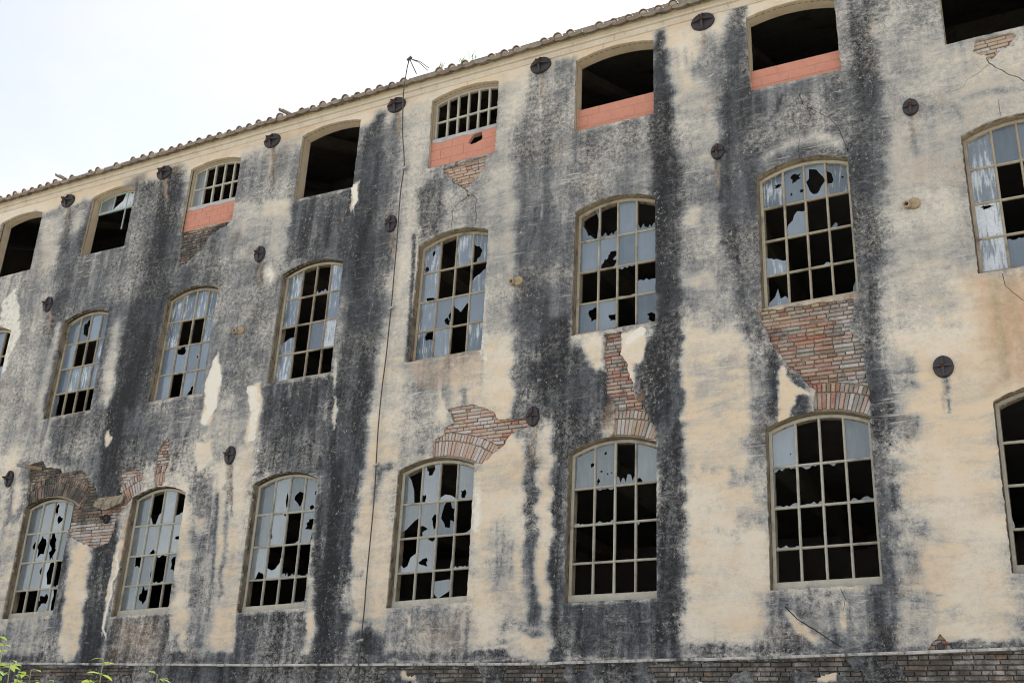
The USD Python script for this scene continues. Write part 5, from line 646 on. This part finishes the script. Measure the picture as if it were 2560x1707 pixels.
for zf in (7.55, 11.75):
    for i in range(0, 9): obj('ceiling_beam', boxm(i * 3.1 - 1.72, i * 3.1 - 1.40, 0.30, DEP - 0.04, zf - 0.34, zf - 0.002), M_BEAM, FAC)
for i in range(0, 9):
    v = np.array([[xx, yv, zz] for xx in (i * 3.1 - 1.68, i * 3.1 - 1.44) for yv, zz in ((0.30, 14.35), (yr, 14.3 + yr * sl), (yr, 14.5 + yr * sl), (0.30, 14.6))])
    obj('rafter', (v, np.array([[0, 1, 2], [0, 2, 3], [4, 6, 5], [4, 7, 6], [0, 4, 5], [0, 5, 1], [1, 5, 6], [1, 6, 2], [2, 6, 7], [2, 7, 3], [3, 7, 4], [3, 4, 0]])), M_BEAM, FAC)

# ------------------------------------------------------------------ windows
PANES = {
 'M0': [['F', '.', 'F', '.'], ['F', '.', '.', 'B.45,.4'], ['F', 'F', '.', '.'], ['F', '.', 'F', 'F']],
 'M1': [['F', 'F h.6,.5,.32,.32', 'F', 'W'], ['F', '.', '.', 'W'], ['F', 'W', 'W', 'W'], ['L.35', '.', '.', '.']],
 'M2': [['W', 'W', 'W', 'W'], ['W', '.', '.', 'W'], ['F', 'F h.5,.16,.38,.2', 'F h.85,.5,.07,.06', 'F'], ['F', '.', 'F h.8,.86,.25,.22', 'F']],
 'M3': [['W', '.', 'S.1', 'W'], ['W', '.', '.', 'W'], ['W B.55,.4', '.', 'F', 'V'], ['W', '.', '.', '.']],
 'M4': [['W h.55,.3,.1,.1 h.2,.82,.15,.12', '.', 'W', 'W h.15,.7,.5,.4'], ['W h.6,.96,.35,.14', '.', '.', 'W B.6,.15'], ['W', 'F h.72,.78,.2,.12 h1,.62,.22,.25', 'F P0,0;1,0;1,.28;.85,.3;.5,.55;.3,.42;.2,.4;0,.22', 'F'], ['W h.8,.1,.35,.3', 'W', '.', 'W']],
 'M5': [['F h.62,.5,.52,.6', 'S.12', 'F', 'S.25'], ['F', 'F h.68,.6,.28,.15 h.5,.9,.38,.2 h.6,.75,.2,.15', 'F', 'F'], ['.', '.', 'E', 'F B.55,.55'], ['F h.78,.4,.28,.24', 'F h.8,.62,.22,.12', '.', 'F h.86,.84,.28,.2']],
 'M6': [['W h.75,.35,.2,.06', 'F h.55,.28,.26,.12 h.35,.72,.06,.05 h.85,.68,.13,.05', 'F h.5,.56,.45,.38', 'W h.1,.45,.3,.25 h.75,.45,.06,.05'], ['.', 'F P.08,1;.04,.75;.12,.62;.35,.5;.42,.36;.58,.25;.85,.3;1,.26;1,1', '.', 'F P0,1;.3,.82;.38,.88;.33,1'], ['W B.45,.62', '.', 'S.06', '.'], ['W P0,1;.08,.85;.35,.7;.5,.45;.6,.78;.82,.72;1,.86;1,1', '.', '.', 'F P.8,1;.85,.8;1,.6;1,1']],
 'M7': [['W', 'F', 'F', 'F'], ['W', '.', '.', '.'], ['V h.45,.12,.3,.05', '.', '.', '.'], ['V', 'F B.15,.12', 'F', 'F']],
 'B1': [['F', 'F', 'F h.2,.25,.15,.22 h.62,.6,.22,.16', 'F'], ['F h.95,.4,.25,.25', 'F h.5,.4,.48,.33', 'F h.4,.35,.36,.35 h.5,.75,.22,.22', 'F'], ['F', 'F h.9,.3,.22,.15', 'F h.62,.5,.36,.45', 'S.1'], ['.', '.', 'F h.52,.45,.42,.28 h.15,.7,.2,.2', 'L.3']],
 'B2': [['F', 'F P0,.65;.2,.8;.35,.97;.6,.97;.75,.7;1,.6;1,1;0,1', 'F', 'F B.75,.55'], ['F', 'F h.75,.93,.22,.16', 'F', 'F h.55,.5,.28,.08'], ['F h.78,.2,.36,.3', 'F h.92,.65,.12,.15', 'E', 'F h.6,.3,.36,.35'], ['F', 'F h.55,.5,.33,.34', '.', '.']],
 'B3': [['F', 'F h.87,.65,.14,.22', 'F h.65,.6,.38,.2', 'F h.9,.4,.18,.14 h.55,.87,.16,.08'], ['F', 'F h.9,.03,.2,.08 h.06,.7,.12,.1', 'F P.6,1;.85,.9;1,.88;1,1', 'F h.65,.42,.38,.18 h.85,.85,.2,.2'], ['F h.7,.92,.35,.18', 'F P0,.62;.1,.66;.4,.74;.6,.7;.9,.5;.85,.42;1,.35;1,1;0,1', 'S.1', 'S.06'], ['.', '.', '.', 'S.05']],
 'B4': [['F P0,0;.1,0;.35,.25;.55,.6;.62,1;0,1', 'F h.45,.06,.28,.2 h.15,.87,.14,.12', 'F P0,1;.05,.9;.35,.82;.7,.86;.95,.95;1,1', 'F h.35,.83,.2,.14'], ['F P0,0;1,0;1,.4;.7,.5;.3,.72;0,.82', 'F h.9,.5,.28,.24 h.05,.8,.3,.2', 'F h.62,.4,.42,.4', 'F P.5,1;1,.82;1,1'], ['F P0,1;0,.92;.15,.75;.3,.85;.5,.8;.65,.55;1,.42;1,1', 'F h.38,.72,.27,.13 h.75,.02,.3,.1', 'F P.85,1;.9,.75;1,.7;1,1', 'S.06'], ['.', '.', 'F P0,.42;.1,.38;.85,.34;1,.45;1,.72;.4,.96;.3,.98;0,.75', '.']],
 'B5': [['F h.85,.42,.11,.07', 'F h.5,.2,.07,.04 h.3,.62,.07,.03 h.15,.86,.08,.08 h.62,.7,.04,.03 h.8,.68,.04,.02', 'S.16', 'F h.12,.95,.18,.1'], ['S.06', 'E', '.', '.'], ['.', '.', '.', 'F P0,0;.25,0;.1,.1'], ['.', '.', '.', 'S.03']],
 'B6': [['F h.75,.7,.03,.02', '.', '.', 'F'], ['E', 'E', 'F P.2,0;.7,0;.5,.1', 'S.08'], ['S.06', '.', '.', '.'], ['.', '.', '.', '.']],
 'B7': [['.', '.', '.', '.'], ['F P.6,0;1,0;1,.1;.8,.08', 'S.06', '.', '.'], ['F P0,1;0,.7;.08,.85;.1,1', '.', '.', '.'], ['.', '.', '.', '.']],
}
PR = np.random.default_rng(99)
def blob(cx, cy, rx, ry, n=13):
    a = np.linspace(0, 2 * math.pi, n, endpoint=False) + PR.uniform(-0.15, 0.15, n); r = PR.uniform(0.62, 1.12, n); r[PR.integers(0, n, 3)] *= 1.35; r[PR.integers(0, n, 3)] *= 0.72
    return Polygon(np.column_stack([cx + rx * r * np.cos(a), cy + ry * r * np.sin(a)])).buffer(0)
def jagline(y0, y1, amp, n=9):
    xs_ = np.linspace(0, 1, n); ys = np.linspace(y0, y1, n) + PR.uniform(-amp, amp, n); return list(zip(xs_, ys))
def pane_shape(spec):
    """the glass left in a pane, in its own 0..1 square, y down"""
    full = sbox(0, 0, 1, 1); tok = spec.split(); mat = 'F'; shp = None; cut = []
    for t in tok:
        if t in ('F', 'W', 'V'): mat = t; continue
        if t == '.': return mat, None
        if t == 'E':
            shp = full.difference(Polygon(jagline(0.07, 0.05, 0.05) + [(1, 0.9), *[(x_, y_) for x_, y_ in jagline(0.95, 0.93, 0.04)][::-1], (0, 0.9)]).buffer(0).intersection(sbox(0.05, 0, 0.97, 1))); continue
        a = [float(q) for q in t[1:].replace(';', ',').split(',')]
        if t[0] == 'h': cut.append(blob(*a))
        elif t[0] == 'B': shp = Polygon(jagline(a[0], a[1], 0.04) + [(1, 1), (0, 1)])
        elif t[0] == 'S': shp = Polygon(jagline(1 - a[0], 1 - a[0] * 0.8, a[0] * 0.75, 13) + [(1, 1.02), (0, 1.02)]).buffer(0)
        elif t[0] == 'L': shp = Polygon([(0, 0), (a[0] * 0.7, 0), (a[0] * 1.1, 0.3), (a[0] * 0.8, 0.6), (a[0], 1), (0, 1)])
        elif t[0] == 'P': shp = Polygon(list(zip(a[0::2], a[1::2]))).buffer(0)
    shp = full if shp is None else shp.intersection(full)
    if cut: shp = shp.difference(unary_union(cut))
    return mat, shp
YF = 0.145                                                            # front of the timber, set back in the wall
WLAB = {}
def window(k):
    pale = k in ('B1', 'B2', 'B3', 'B4', 'B5', 'B6', 'B7')
    mt = M_PAINTG if pale else M_PAINT; q = OP[k]; w = q[1][0] - q[0][0]; h = q[0][1] - q[2][1]
    W = xpart('window', FAC)
    L = lambda u, v: bil(k, u, v)
    e = 0.004 / w; st = 0.052 / w; ss = lambda v: v
    vs = np.linspace(0, 1, 4)
    arch = lambda drop: np.array([top_at(k, u) - [0, drop] for u in np.linspace(e, 1 - e, 17)])
    rb = (0.125 if pale else 0.085) / h
    parts = [sweep([L(e, v) for v in vs], [L(st, v) for v in vs], YF, YF + 0.06), sweep([L(1 - st, v) for v in vs], [L(1 - e, v) for v in vs], YF, YF + 0.06),
             sweep(arch(0.006), arch(0.056), YF + 0.001, YF + 0.061), sweep([L(e, 0.003), L(1 - e, 0.003)], [L(e, rb), L(1 - e, rb)], YF - 0.006, YF + 0.06)]
    obj('frame', join(parts), mt, W)
    bars = np.array([0.255, 0.505, 0.762]) if pale else np.array([0.268, 0.520, 0.775])
    bars = bars + PR.uniform(-0.004, 0.004, 3)
    us = st + (1 - 2 * st) * np.array([0.25, 0.5, 0.75]); hb = 0.0175
    for u in us:                                                      # upright glazing bars
        top = (top_at(k, u)[1] - 0.052 - L(u, 0)[1]) / (L(u, 1)[1] - L(u, 0)[1])
        vv = np.linspace(rb, top, 4); o = np.array([hb, 0]); o2 = np.array([hb * 0.45, 0])
        obj('glazing_bar', join([sweep([L(u, v) - o for v in vv], [L(u, v) + o for v in vv], YF + 0.012, YF + 0.05), sweep([L(u, v) - o2 for v in vv], [L(u, v) + o2 for v in vv], YF + 0.002, YF + 0.014, 0.003)]), mt, W)
    for v in bars:                                                    # level glazing bars
        uu = np.linspace(st, 1 - st, 4); o = np.array([0, hb]); o2 = np.array([0, hb * 0.45])
        obj('glazing_bar', join([sweep([L(u, v) - o for u in uu], [L(u, v) + o for u in uu], YF + 0.014, YF + 0.049), sweep([L(u, v) - o2 for u in uu], [L(u, v) + o2 for u in uu], YF + 0.004, YF + 0.016, 0.003)]), mt, W)
    ue = np.concatenate([[st * 0.9], us, [1 - st * 0.9]]); ve = np.concatenate([[rb * 0.95], bars, [1.2]])
    for r in range(4):
        for c in range(4):
            mat, shp = pane_shape(PANES[k][r][c])
            if shp is None or shp.is_empty: continue
            ua, ub = ue[c], ue[c + 1]; va = ve[3 - r]
            def tf(p):
                out = []
                for x_, y_ in p:
                    u = ua + (ub - ua) * x_
                    if r == 0: tv = (top_at(k, u)[1] - 0.055 - L(u, 0)[1]) / (L(u, 1)[1] - L(u, 0)[1])
                    else: tv = ve[4 - r]
                    out.append(L(u, tv + (va - tv) * y_))
                return np.array(out)
            pg = shapely.transform(shapely.segmentize(shp, 0.25), tf).buffer(0)
            m = extrude(pg, YF + 0.030, YF + 0.034)
            if m is None: continue
            v = m[0]; v[:, 1] += (v[:, 0] - v[:, 0].mean()) * PR.uniform(-0.012, 0.012) + (v[:, 2] - v[:, 2].mean()) * PR.uniform(-0.012, 0.012)
            obj('pane', (v, m[1]), M_GLASS.get(k[0] + mat, M_GLASS[mat]), W)
for k in PANES: window(k)

# top floor: barred frames, the hanging frame, terracotta infill
def grid_window(k, v0, cols, panes):
    q = OP[k]; w = q[1][0] - q[0][0]; W = xpart('window', FAC, 'barred timber window frame above terracotta infill'); L = lambda u, v: bil(k, u, v); e = 0.006 / w; st = 0.05 / w; vs = np.linspace(v0, 1, 3); y = 0.15
    arch = lambda d: np.array([top_at(k, u) - [0, d] for u in np.linspace(e, 1 - e, 13)])
    obj('frame', join([sweep([L(e, v) for v in vs], [L(st, v) for v in vs], y, y + 0.06), sweep([L(1 - st, v) for v in vs], [L(1 - e, v) for v in vs], y, y + 0.06), sweep(arch(0.005), arch(0.05), y + 0.001, y + 0.061), sweep([L(e, v0), L(1 - e, v0)], [L(e, v0 + 0.03), L(1 - e, v0 + 0.03)], y - 0.005, y + 0.06)]), M_PAINTG, W)
    for i in range(1, cols):
        u = st + (1 - 2 * st) * i / cols; top = (top_at(k, u)[1] - 0.045 - L(u, 0)[1]) / (L(u, 1)[1] - L(u, 0)[1]); o = np.array([0.022, 0])
        obj('glazing_bar', sweep([L(u, v0 + 0.03) - o, L(u, top) - o], [L(u, v0 + 0.03) + o, L(u, top) + o], y + 0.005, y + 0.05), M_PAINTG, W)
    vm = v0 + (1.06 - v0) * 0.47; o = np.array([0, 0.02])
    obj('glazing_bar', sweep([L(st, vm) - o, L(1 - st, vm) - o], [L(st, vm) + o, L(1 - st, vm) + o], y + 0.012, y + 0.048), M_PAINTG, W)
    for c in panes:
        for va, vb in ((v0 + 0.03, vm), (vm, 1.0)):
            ua, ub = st + (1 - 2 * st) * c / cols, st + (1 - 2 * st) * (c + 1) / cols
            obj('pane', extrude(Polygon([L(ua, va), L(ub, va), L(ub, vb), L(ua, vb)]), y + 0.03, y + 0.034), M_GLASS['F'], W)
grid_window('T2', 0.405, 5, [0]); grid_window('T4', 0.415, 6, [])
def infill(k, vt0, vt1, y, bw, bh, hole=None):
    """hollow terracotta blocks laid in the lower part of the opening"""
    I = xpart('block_infill', FAC, 'new orange terracotta blocks walling up the foot of the opening'); q = OP[k]; L = lambda u, v: bil(k, u, v)
    area = Polygon([L(0, 0), L(1, 0), L(1, vt1), L(0, vt0)]).buffer(-0.003)
    back = area.difference(hole) if hole is not None else area
    obj('mortar', extrude(back.buffer(-0.003), y + 0.006, y + 0.07), M_BLOCKM, I)
    x0, z0, x1, z1 = area.bounds; zc = z0 - 0.02; r = 0
    while zc < z1:
        x = x0 - (bw * 0.5 if r % 2 else 0) - PR.uniform(0, 0.05)
        while x < x1:
            b = sbox(x + 0.006, zc + 0.006, x + bw - 0.006, zc + bh - 0.006)
            b = shapely.transform(b, lambda c: c + [[0, 0]] + np.column_stack([np.zeros(len(c)), (c[:, 0] - x0) * (q[3][1] - q[2][1]) / (x1 - x0)])).intersection(back)
            for g in getattr(b, 'geoms', [b]):
                if g.geom_type == 'Polygon' and g.area > 0.002: obj('block', extrude(g, y + PR.uniform(-0.002, 0.002), y + 0.06), M_BLOCK, I)
            x += bw
        zc += bh; r += 1
    return area
infill('T2', 0.41, 0.40, 0.10, 0.30, 0.155)
q4 = OP['T4']; hx, hz = q4[2][0] + 0.98, q4[2][1] + 0.46
hole4 = jag(Polygon([(hx - 0.16, hz - 0.06), (hx - 0.10, hz + 0.06), (hx, hz + 0.10), (hx + 0.12, hz + 0.11), (hx + 0.13, hz - 0.05), (hx + 0.02, hz - 0.10), (hx - 0.1, hz - 0.11)]), 0.015, 0.03, 77)
infill('T4', 0.42, 0.42, 0.07, 0.50, 0.21, hole4)
infill('T5', 0.345, 0.36, 0.14, 0.44, 0.21)
infill('T6', 0.31, 0.33, 0.12, 0.44, 0.165)
for k, v in (('T4', 0.42), ('T2', 0.405)):
    us = np.linspace(0.02, 0.98, 16); pa = [bil(k, u, v - 0.015 - 0.05 * float(nz(np.array([u * 3.0]), np.array([v]), 2.2, 4)[0])) for u in us]; pb = [bil(k, u, v + 0.012) for u in us]
    obj('cement_bed', sweep(pa, pb, 0.060 if k == 'T4' else 0.09, 0.2), M_CEM, FAC)
# the hanging frame in the second opening
W = xpart('window', FAC, 'remains of a metal frame hanging in the open window head'); L = lambda u, v: bil('T1', u, v); y = 0.22
A1 = np.array([top_at('T1', u) - [0, 0.01] for u in np.linspace(0.01, 0.99, 9)]); A2 = A1 - [0, 0.035]
obj('frame', join([sweep(A1, A2, y, y + 0.04), sweep([L(0.02, 0.765), L(0.98, 0.765)], [L(0.02, 0.80), L(0.98, 0.80)], y, y + 0.04)]), M_TEAL, W)
for u, lo in ((0.03, 0.8), (0.34, 0.8), (0.64, 0.42), (0.93, 0.50)):
    obj('glazing_bar', sweep([L(u, lo) + [0, 0], L(u + 0.004, 1.06)], [L(u + 0.022, lo), L(u + 0.026, 1.06)], y + 0.005, y + 0.03), M_TEAL, W)
for ua, ub, sh in ((0.05, 0.34, None), (0.36, 0.64, [(0, 1), (1, 1), (1, 0.05), (0.85, 0.1), (0.7, 0.55), (0.2, 0.85)]), (0.66, 0.93, [(0, 0.1), (0.1, 0.0), (0.3, 0.25), (0.6, 0.12), (1, 0.2), (1, 1), (0, 1)])):
    sh = sh or [(0, 0), (1, 0), (1, 1), (0, 1)]
    pg = Polygon([L(ua + (ub - ua) * a_, 0.80 + (1 - b_) * 0.26) for a_, b_ in sh]); obj('pane', extrude(pg, y + 0.015, y + 0.019), M_GLASS['V' if ua > 0.3 else 'F'], W)

# ------------------------------------------------------------------ iron tie plates
def tie_plate(X, Z, rx, rz):
    A = xpart('tie_plate', FAC); n = 28; an = np.linspace(0, 2 * math.pi, n, endpoint=False); v = []; f = []
    for s, y in ((1.0, 0.01), (1.0, -0.035), (0.93, -0.052), (0.55, -0.060), (0.2, -0.066), (0.0, -0.068)):
        v += [[X + rx * s * math.cos(a_), y, Z + rz * s * math.sin(a_)] for a_ in an]
    for r in range(5):
        for i in range(n):
            j = (i + 1) % n; f += [[r * n + i, r * n + j, (r + 1) * n + j], [r * n + i, (r + 1) * n + j, (r + 1) * n + i]]
    m = trimesh.Trimesh(np.array(v), np.array(f), process=False); m.fix_normals()
    obj('disc', m, M_IRON, A, smooth=35)
    hub = 0.15 if rx > 0.16 else 0.115
    for dx, dz in ((1, 0), (-1, 0), (0, 1), (0, -1)):                 # four ribs that rise to the hub
        t = 0.022; o = np.array([dz, -dx]) * t; c0 = np.array([X, Z]) ; c1 = np.array([X + dx * rx * 0.93, Z + dz * rz * 0.93])
        vv = []
        for c_, y in ((c0 - o, -0.04), (c0 + o, -0.04), (c0 + o, -hub), (c0 - o, -hub), (c1 - o * 0.7, -0.04), (c1 + o * 0.7, -0.04), (c1 + o * 0.5, -0.066), (c1 - o * 0.5, -0.066)): vv.append([c_[0], y, c_[1]])
        m = trimesh.Trimesh(np.array(vv), np.array([[0, 1, 5], [0, 5, 4], [1, 2, 6], [1, 6, 5], [2, 3, 7], [2, 7, 6], [3, 0, 4], [3, 4, 7], [4, 5, 6], [4, 6, 7], [0, 3, 2], [0, 2, 1]]), process=False); m.fix_normals()
        obj('rib', m, M_IRON, A)
    obj('bolt', join([tube([[X, -hub + 0.02, Z], [X, -hub - 0.03, Z]], 0.045 if rx > 0.16 else 0.034, 6), tube([[X, -hub - 0.03, Z], [X, -hub - 0.075, Z]], 0.018, 8)]), M_RUST, A)
for a_ in ANCH: tie_plate(*a_)

# ------------------------------------------------------------------ clay pipe stubs and the long spout
for i, (X, Z) in enumerate(PIPE):
    Pp = xpart('drain_stub', FAC)
    obj('socket', tube([[X + 0.03, 0.02, Z], [X + 0.03, -0.03, Z + 0.005], [X + 0.03, -0.045, Z + 0.005]], [0.088, 0.088, 0.07], 14), M_CLAY, Pp)
    an = np.linspace(0, 2 * math.pi, 13)[:-1]; c = np.array([X - 0.04, 0, Z - 0.008]); v = []; f = []
    for y, r in ((0.02, 0.055), (-0.10, 0.055), (-0.10, 0.032), (0.0, 0.032), (0.0, 0.0)): v += [[c[0] + r * math.cos(t) - (0.03 if y < 0 else 0), y, c[2] + r * math.sin(t) - (0.015 if y < 0 else 0)] for t in an]
    for r in range(4):
        for k in range(12):
            j = (k + 1) % 12; f += [[r * 12 + k, r * 12 + j, (r + 1) * 12 + j], [r * 12 + k, (r + 1) * 12 + j, (r + 1) * 12 + k]]
    obj('pipe', (np.array(v), np.array(f)), M_CLAY, Pp)
kx, kz = np.array(PATCH['K'])[:, 0].mean() + 0.01, np.array(PATCH['K'])[:, 1].min() + 0.055
Np = xpart('niche_pipe', FAC, 'dark pipe mouth in the small brick gable above the ledge')
obj('mouth', tube([[kx, 0.05, kz], [kx, -0.012, kz]], [0.034, 0.036], 12), M_IRON, Np); obj('rim', tube([[kx, 0.04, kz], [kx, -0.004, kz]], [0.048, 0.048], 12), M_IRON, Np)
X, Z = LONGPIPE[0]
Pp = xpart('drain_spout', FAC, 'thin spout with a bright metal end sticking out of the wall')
obj('pipe', tube([[X, 0.03, Z], [X - 0.10, -0.30, Z - 0.02]], 0.04, 10), M_CLAY, Pp); obj('metal_end', tube([[X - 0.10, -0.30, Z - 0.02], [X - 0.15, -0.46, Z - 0.03]], 0.036, 10), M_STEEL, Pp)
# a flake of render hanging over the broken tie plate
X, Z = ANCH[-1][0], ANCH[-1][1]
fl = jag(Polygon([(X - 0.38, Z + 0.42), (X + 0.36, Z + 0.46), (X + 0.40, Z + 0.30), (X + 0.22, Z + 0.20), (X + 0.02, Z + 0.14), (X - 0.16, Z + 0.22), (X - 0.36, Z + 0.26)]), 0.02, 0.04, 55)
m = extrude(fl, -0.02, 0.02); m[0][:, 1] -= np.clip((Z + 0.46 - m[0][:, 2]) * 0.35, 0, 0.12)
obj('render_flake', m, M_REVD, FAC, label='loose curled flake of render over brickwork')

# ------------------------------------------------------------------ lightning cable
C0 = thing('lightning_cable', 'thin dark cable running down the wall from a bracket above the eave to the ledge', 'cable', (0, 0, 0))
cp = []
for i, (X, Z) in enumerate(CABLE):
    y = -0.28 if i < 2 else (-0.27 if i == 2 else (-0.10 if i == 3 else -0.055)); cp.append([X, y, Z])
cp = np.array(cp); t = np.arange(len(cp)); tt = np.linspace(0, len(cp) - 1, 90)
from scipy.interpolate import PchipInterpolator
cs = PchipInterpolator(t, cp)(tt); cs[:, 0] += 0.008 * np.sin(tt * 2.1); cs = np.vstack([cs, [[cs[-1, 0], -0.06, 0.0]]])
obj('wire', tube(cs, 0.011, 6), M_WIRE, C0)
for X, Z in CLAMP: obj('clamp', join([tube([[X, 0.02, Z], [X, -0.075, Z + 0.004]], 0.018, 8), tube([[X - 0.05, -0.062, Z - 0.01], [X + 0.06, -0.062, Z + 0.02]], 0.022, 8)]), M_STEEL, C0)
hd = np.array([HEAD[0], -0.28, HEAD[1]])
obj('bracket_head', join([tube([hd - [0.05, 0, 0.03], hd + [0.05, 0, 0.03]], 0.03, 8)]), M_WIRE, C0)
for (X, Z), y in zip(HW, (-0.22, -0.2, -0.2)):
    e_ = np.array([X, y + 0.05, Z]); mid = (hd + e_) / 2 + [0, 0, 0.05 if X > HW[0][0] else 0]
    obj('stay_wire', tube([hd, mid, e_], 0.008 if X > HW[0][0] else 0.014, 6), M_WIRE, C0)

# ------------------------------------------------------------------ weeds on the eave and brambles in the foreground
LR = np.random.default_rng(17)
def leaf(base, d, L, wd, up=(0, 0, 1), fold=0.25):
    d = np.asarray(d, float); d /= np.linalg.norm(d); s = np.cross(d, up); s /= np.linalg.norm(s) + 1e-9; n = np.cross(s, d); v = []; pr = ((0, 0.0), (0.18, 0.62), (0.42, 1.0), (0.7, 0.78), (0.88, 0.38), (1.0, 0.0))
    for t, w in pr:
        c = np.asarray(base) + d * L * t - n * L * 0.22 * t * t
        v += [c - s * wd * w / 2 + n * wd * w * fold, c, c + s * wd * w / 2 + n * wd * w * fold]
    f = []
    for i in range(len(pr) - 1):
        a_ = i * 3; f += [[a_, a_ + 1, a_ + 4], [a_, a_ + 4, a_ + 3], [a_ + 1, a_ + 2, a_ + 5], [a_ + 1, a_ + 5, a_ + 4]]
    return np.array(v), np.array(f)
for X in (11.9, 12.35, 12.6):
    wd = thing('eave_weed', {11.9: 'small dry weed on the roof edge nearest the cable bracket', 12.35: 'middle tuft of dry weed on the roof edge', 12.6: 'rightmost dry weed tuft on the tile edge'}[X], 'weed', (X, -0.1, 14.58), group='dry weeds on the eave')
    obj('blades', join([leaf((LR.uniform(-0.06, 0.06), LR.uniform(-0.05, 0.05), 0), (LR.uniform(-0.5, 0.5), LR.uniform(-0.4, 0.4), 1), LR.uniform(0.10, 0.22), 0.012) for _ in range(14)]), M_LEAF, wd)
def bramble(name, label, foot, shoots, dense):
    Bm = thing(name, label, 'bramble', foot, group='brambles along the bottom edge'); foot = np.array(foot)
    low = []
    for tip, bow, young in shoots:
        tip = np.array(tip) - foot; n = 26; t = np.linspace(0, 1, n)[:, None]
        start = np.array([LR.uniform(-0.15, 0.15), LR.uniform(-0.1, 0.1), 0.0])
        path = start + (tip - start) * t + np.array(bow) * (np.sin(t * math.pi)) * 0.5
        obj('stem', tube(path, np.linspace(0.009, 0.003, n), 6), M_STEM, Bm)
        total = np.linalg.norm(tip); s = 0.012; side = LR.uniform(0, 6.28); i = 0
        while s < total * 0.96:
            u = 1 - s / total; k = min(n - 2, int(u * (n - 1))); c = path[k] + (path[k + 1] - path[k]) * (u * (n - 1) - k)
            big = min(1.0, 0.5 + s * 4.5); cnt = 1 if s < 0.03 else 3; side += 2.4 + LR.uniform(-0.4, 0.4)
            d0 = np.array([math.cos(side), math.sin(side), 0.55 if s < 0.06 else 0.25])
            pet = 0.045 * big; e_ = c + d0 / np.linalg.norm(d0) * pet; near = s < 0.30
            items = []
            for q_ in range(cnt):
                ang = (q_ - (cnt - 1) / 2) * 1.05; dd = np.array([math.cos(side + ang), math.sin(side + ang), LR.uniform(-0.15, 0.35)])
                items.append(leaf(e_, dd, LR.uniform(0.075, 0.10) * big, LR.uniform(0.045, 0.060) * big, fold=LR.uniform(0.05, 0.35)))
            st_ = tube([c, (c + e_) / 2 + [0, 0, 0.004], e_], 0.0015, 4)
            if near:
                for it in items: obj('leaf', it, M_LEAFY if s < 0.10 * (1 + young) else M_LEAF, Bm)
                low.append(('s', st_))
            else: low += [('l', it) for it in items] + [('s', st_)]
            s += 0.030 + 0.06 * min(1, s * 4) + LR.uniform(0, 0.012); s = s if s < 0.5 else s + 0.05
    obj('leaf_stalks', join([m for k_, m in low if k_ == 's']), M_STEM, Bm)
    lv_ = [m for k_, m in low if k_ == 'l']
    if lv_: obj('lower_leaves', join(lv_), M_LEAF, Bm, kind='stuff', label='leaves lower down the bramble')
BY = -9.7
for name, label, foot, shoots in BRAMBLES: bramble(name, label, foot, shoots, 1)
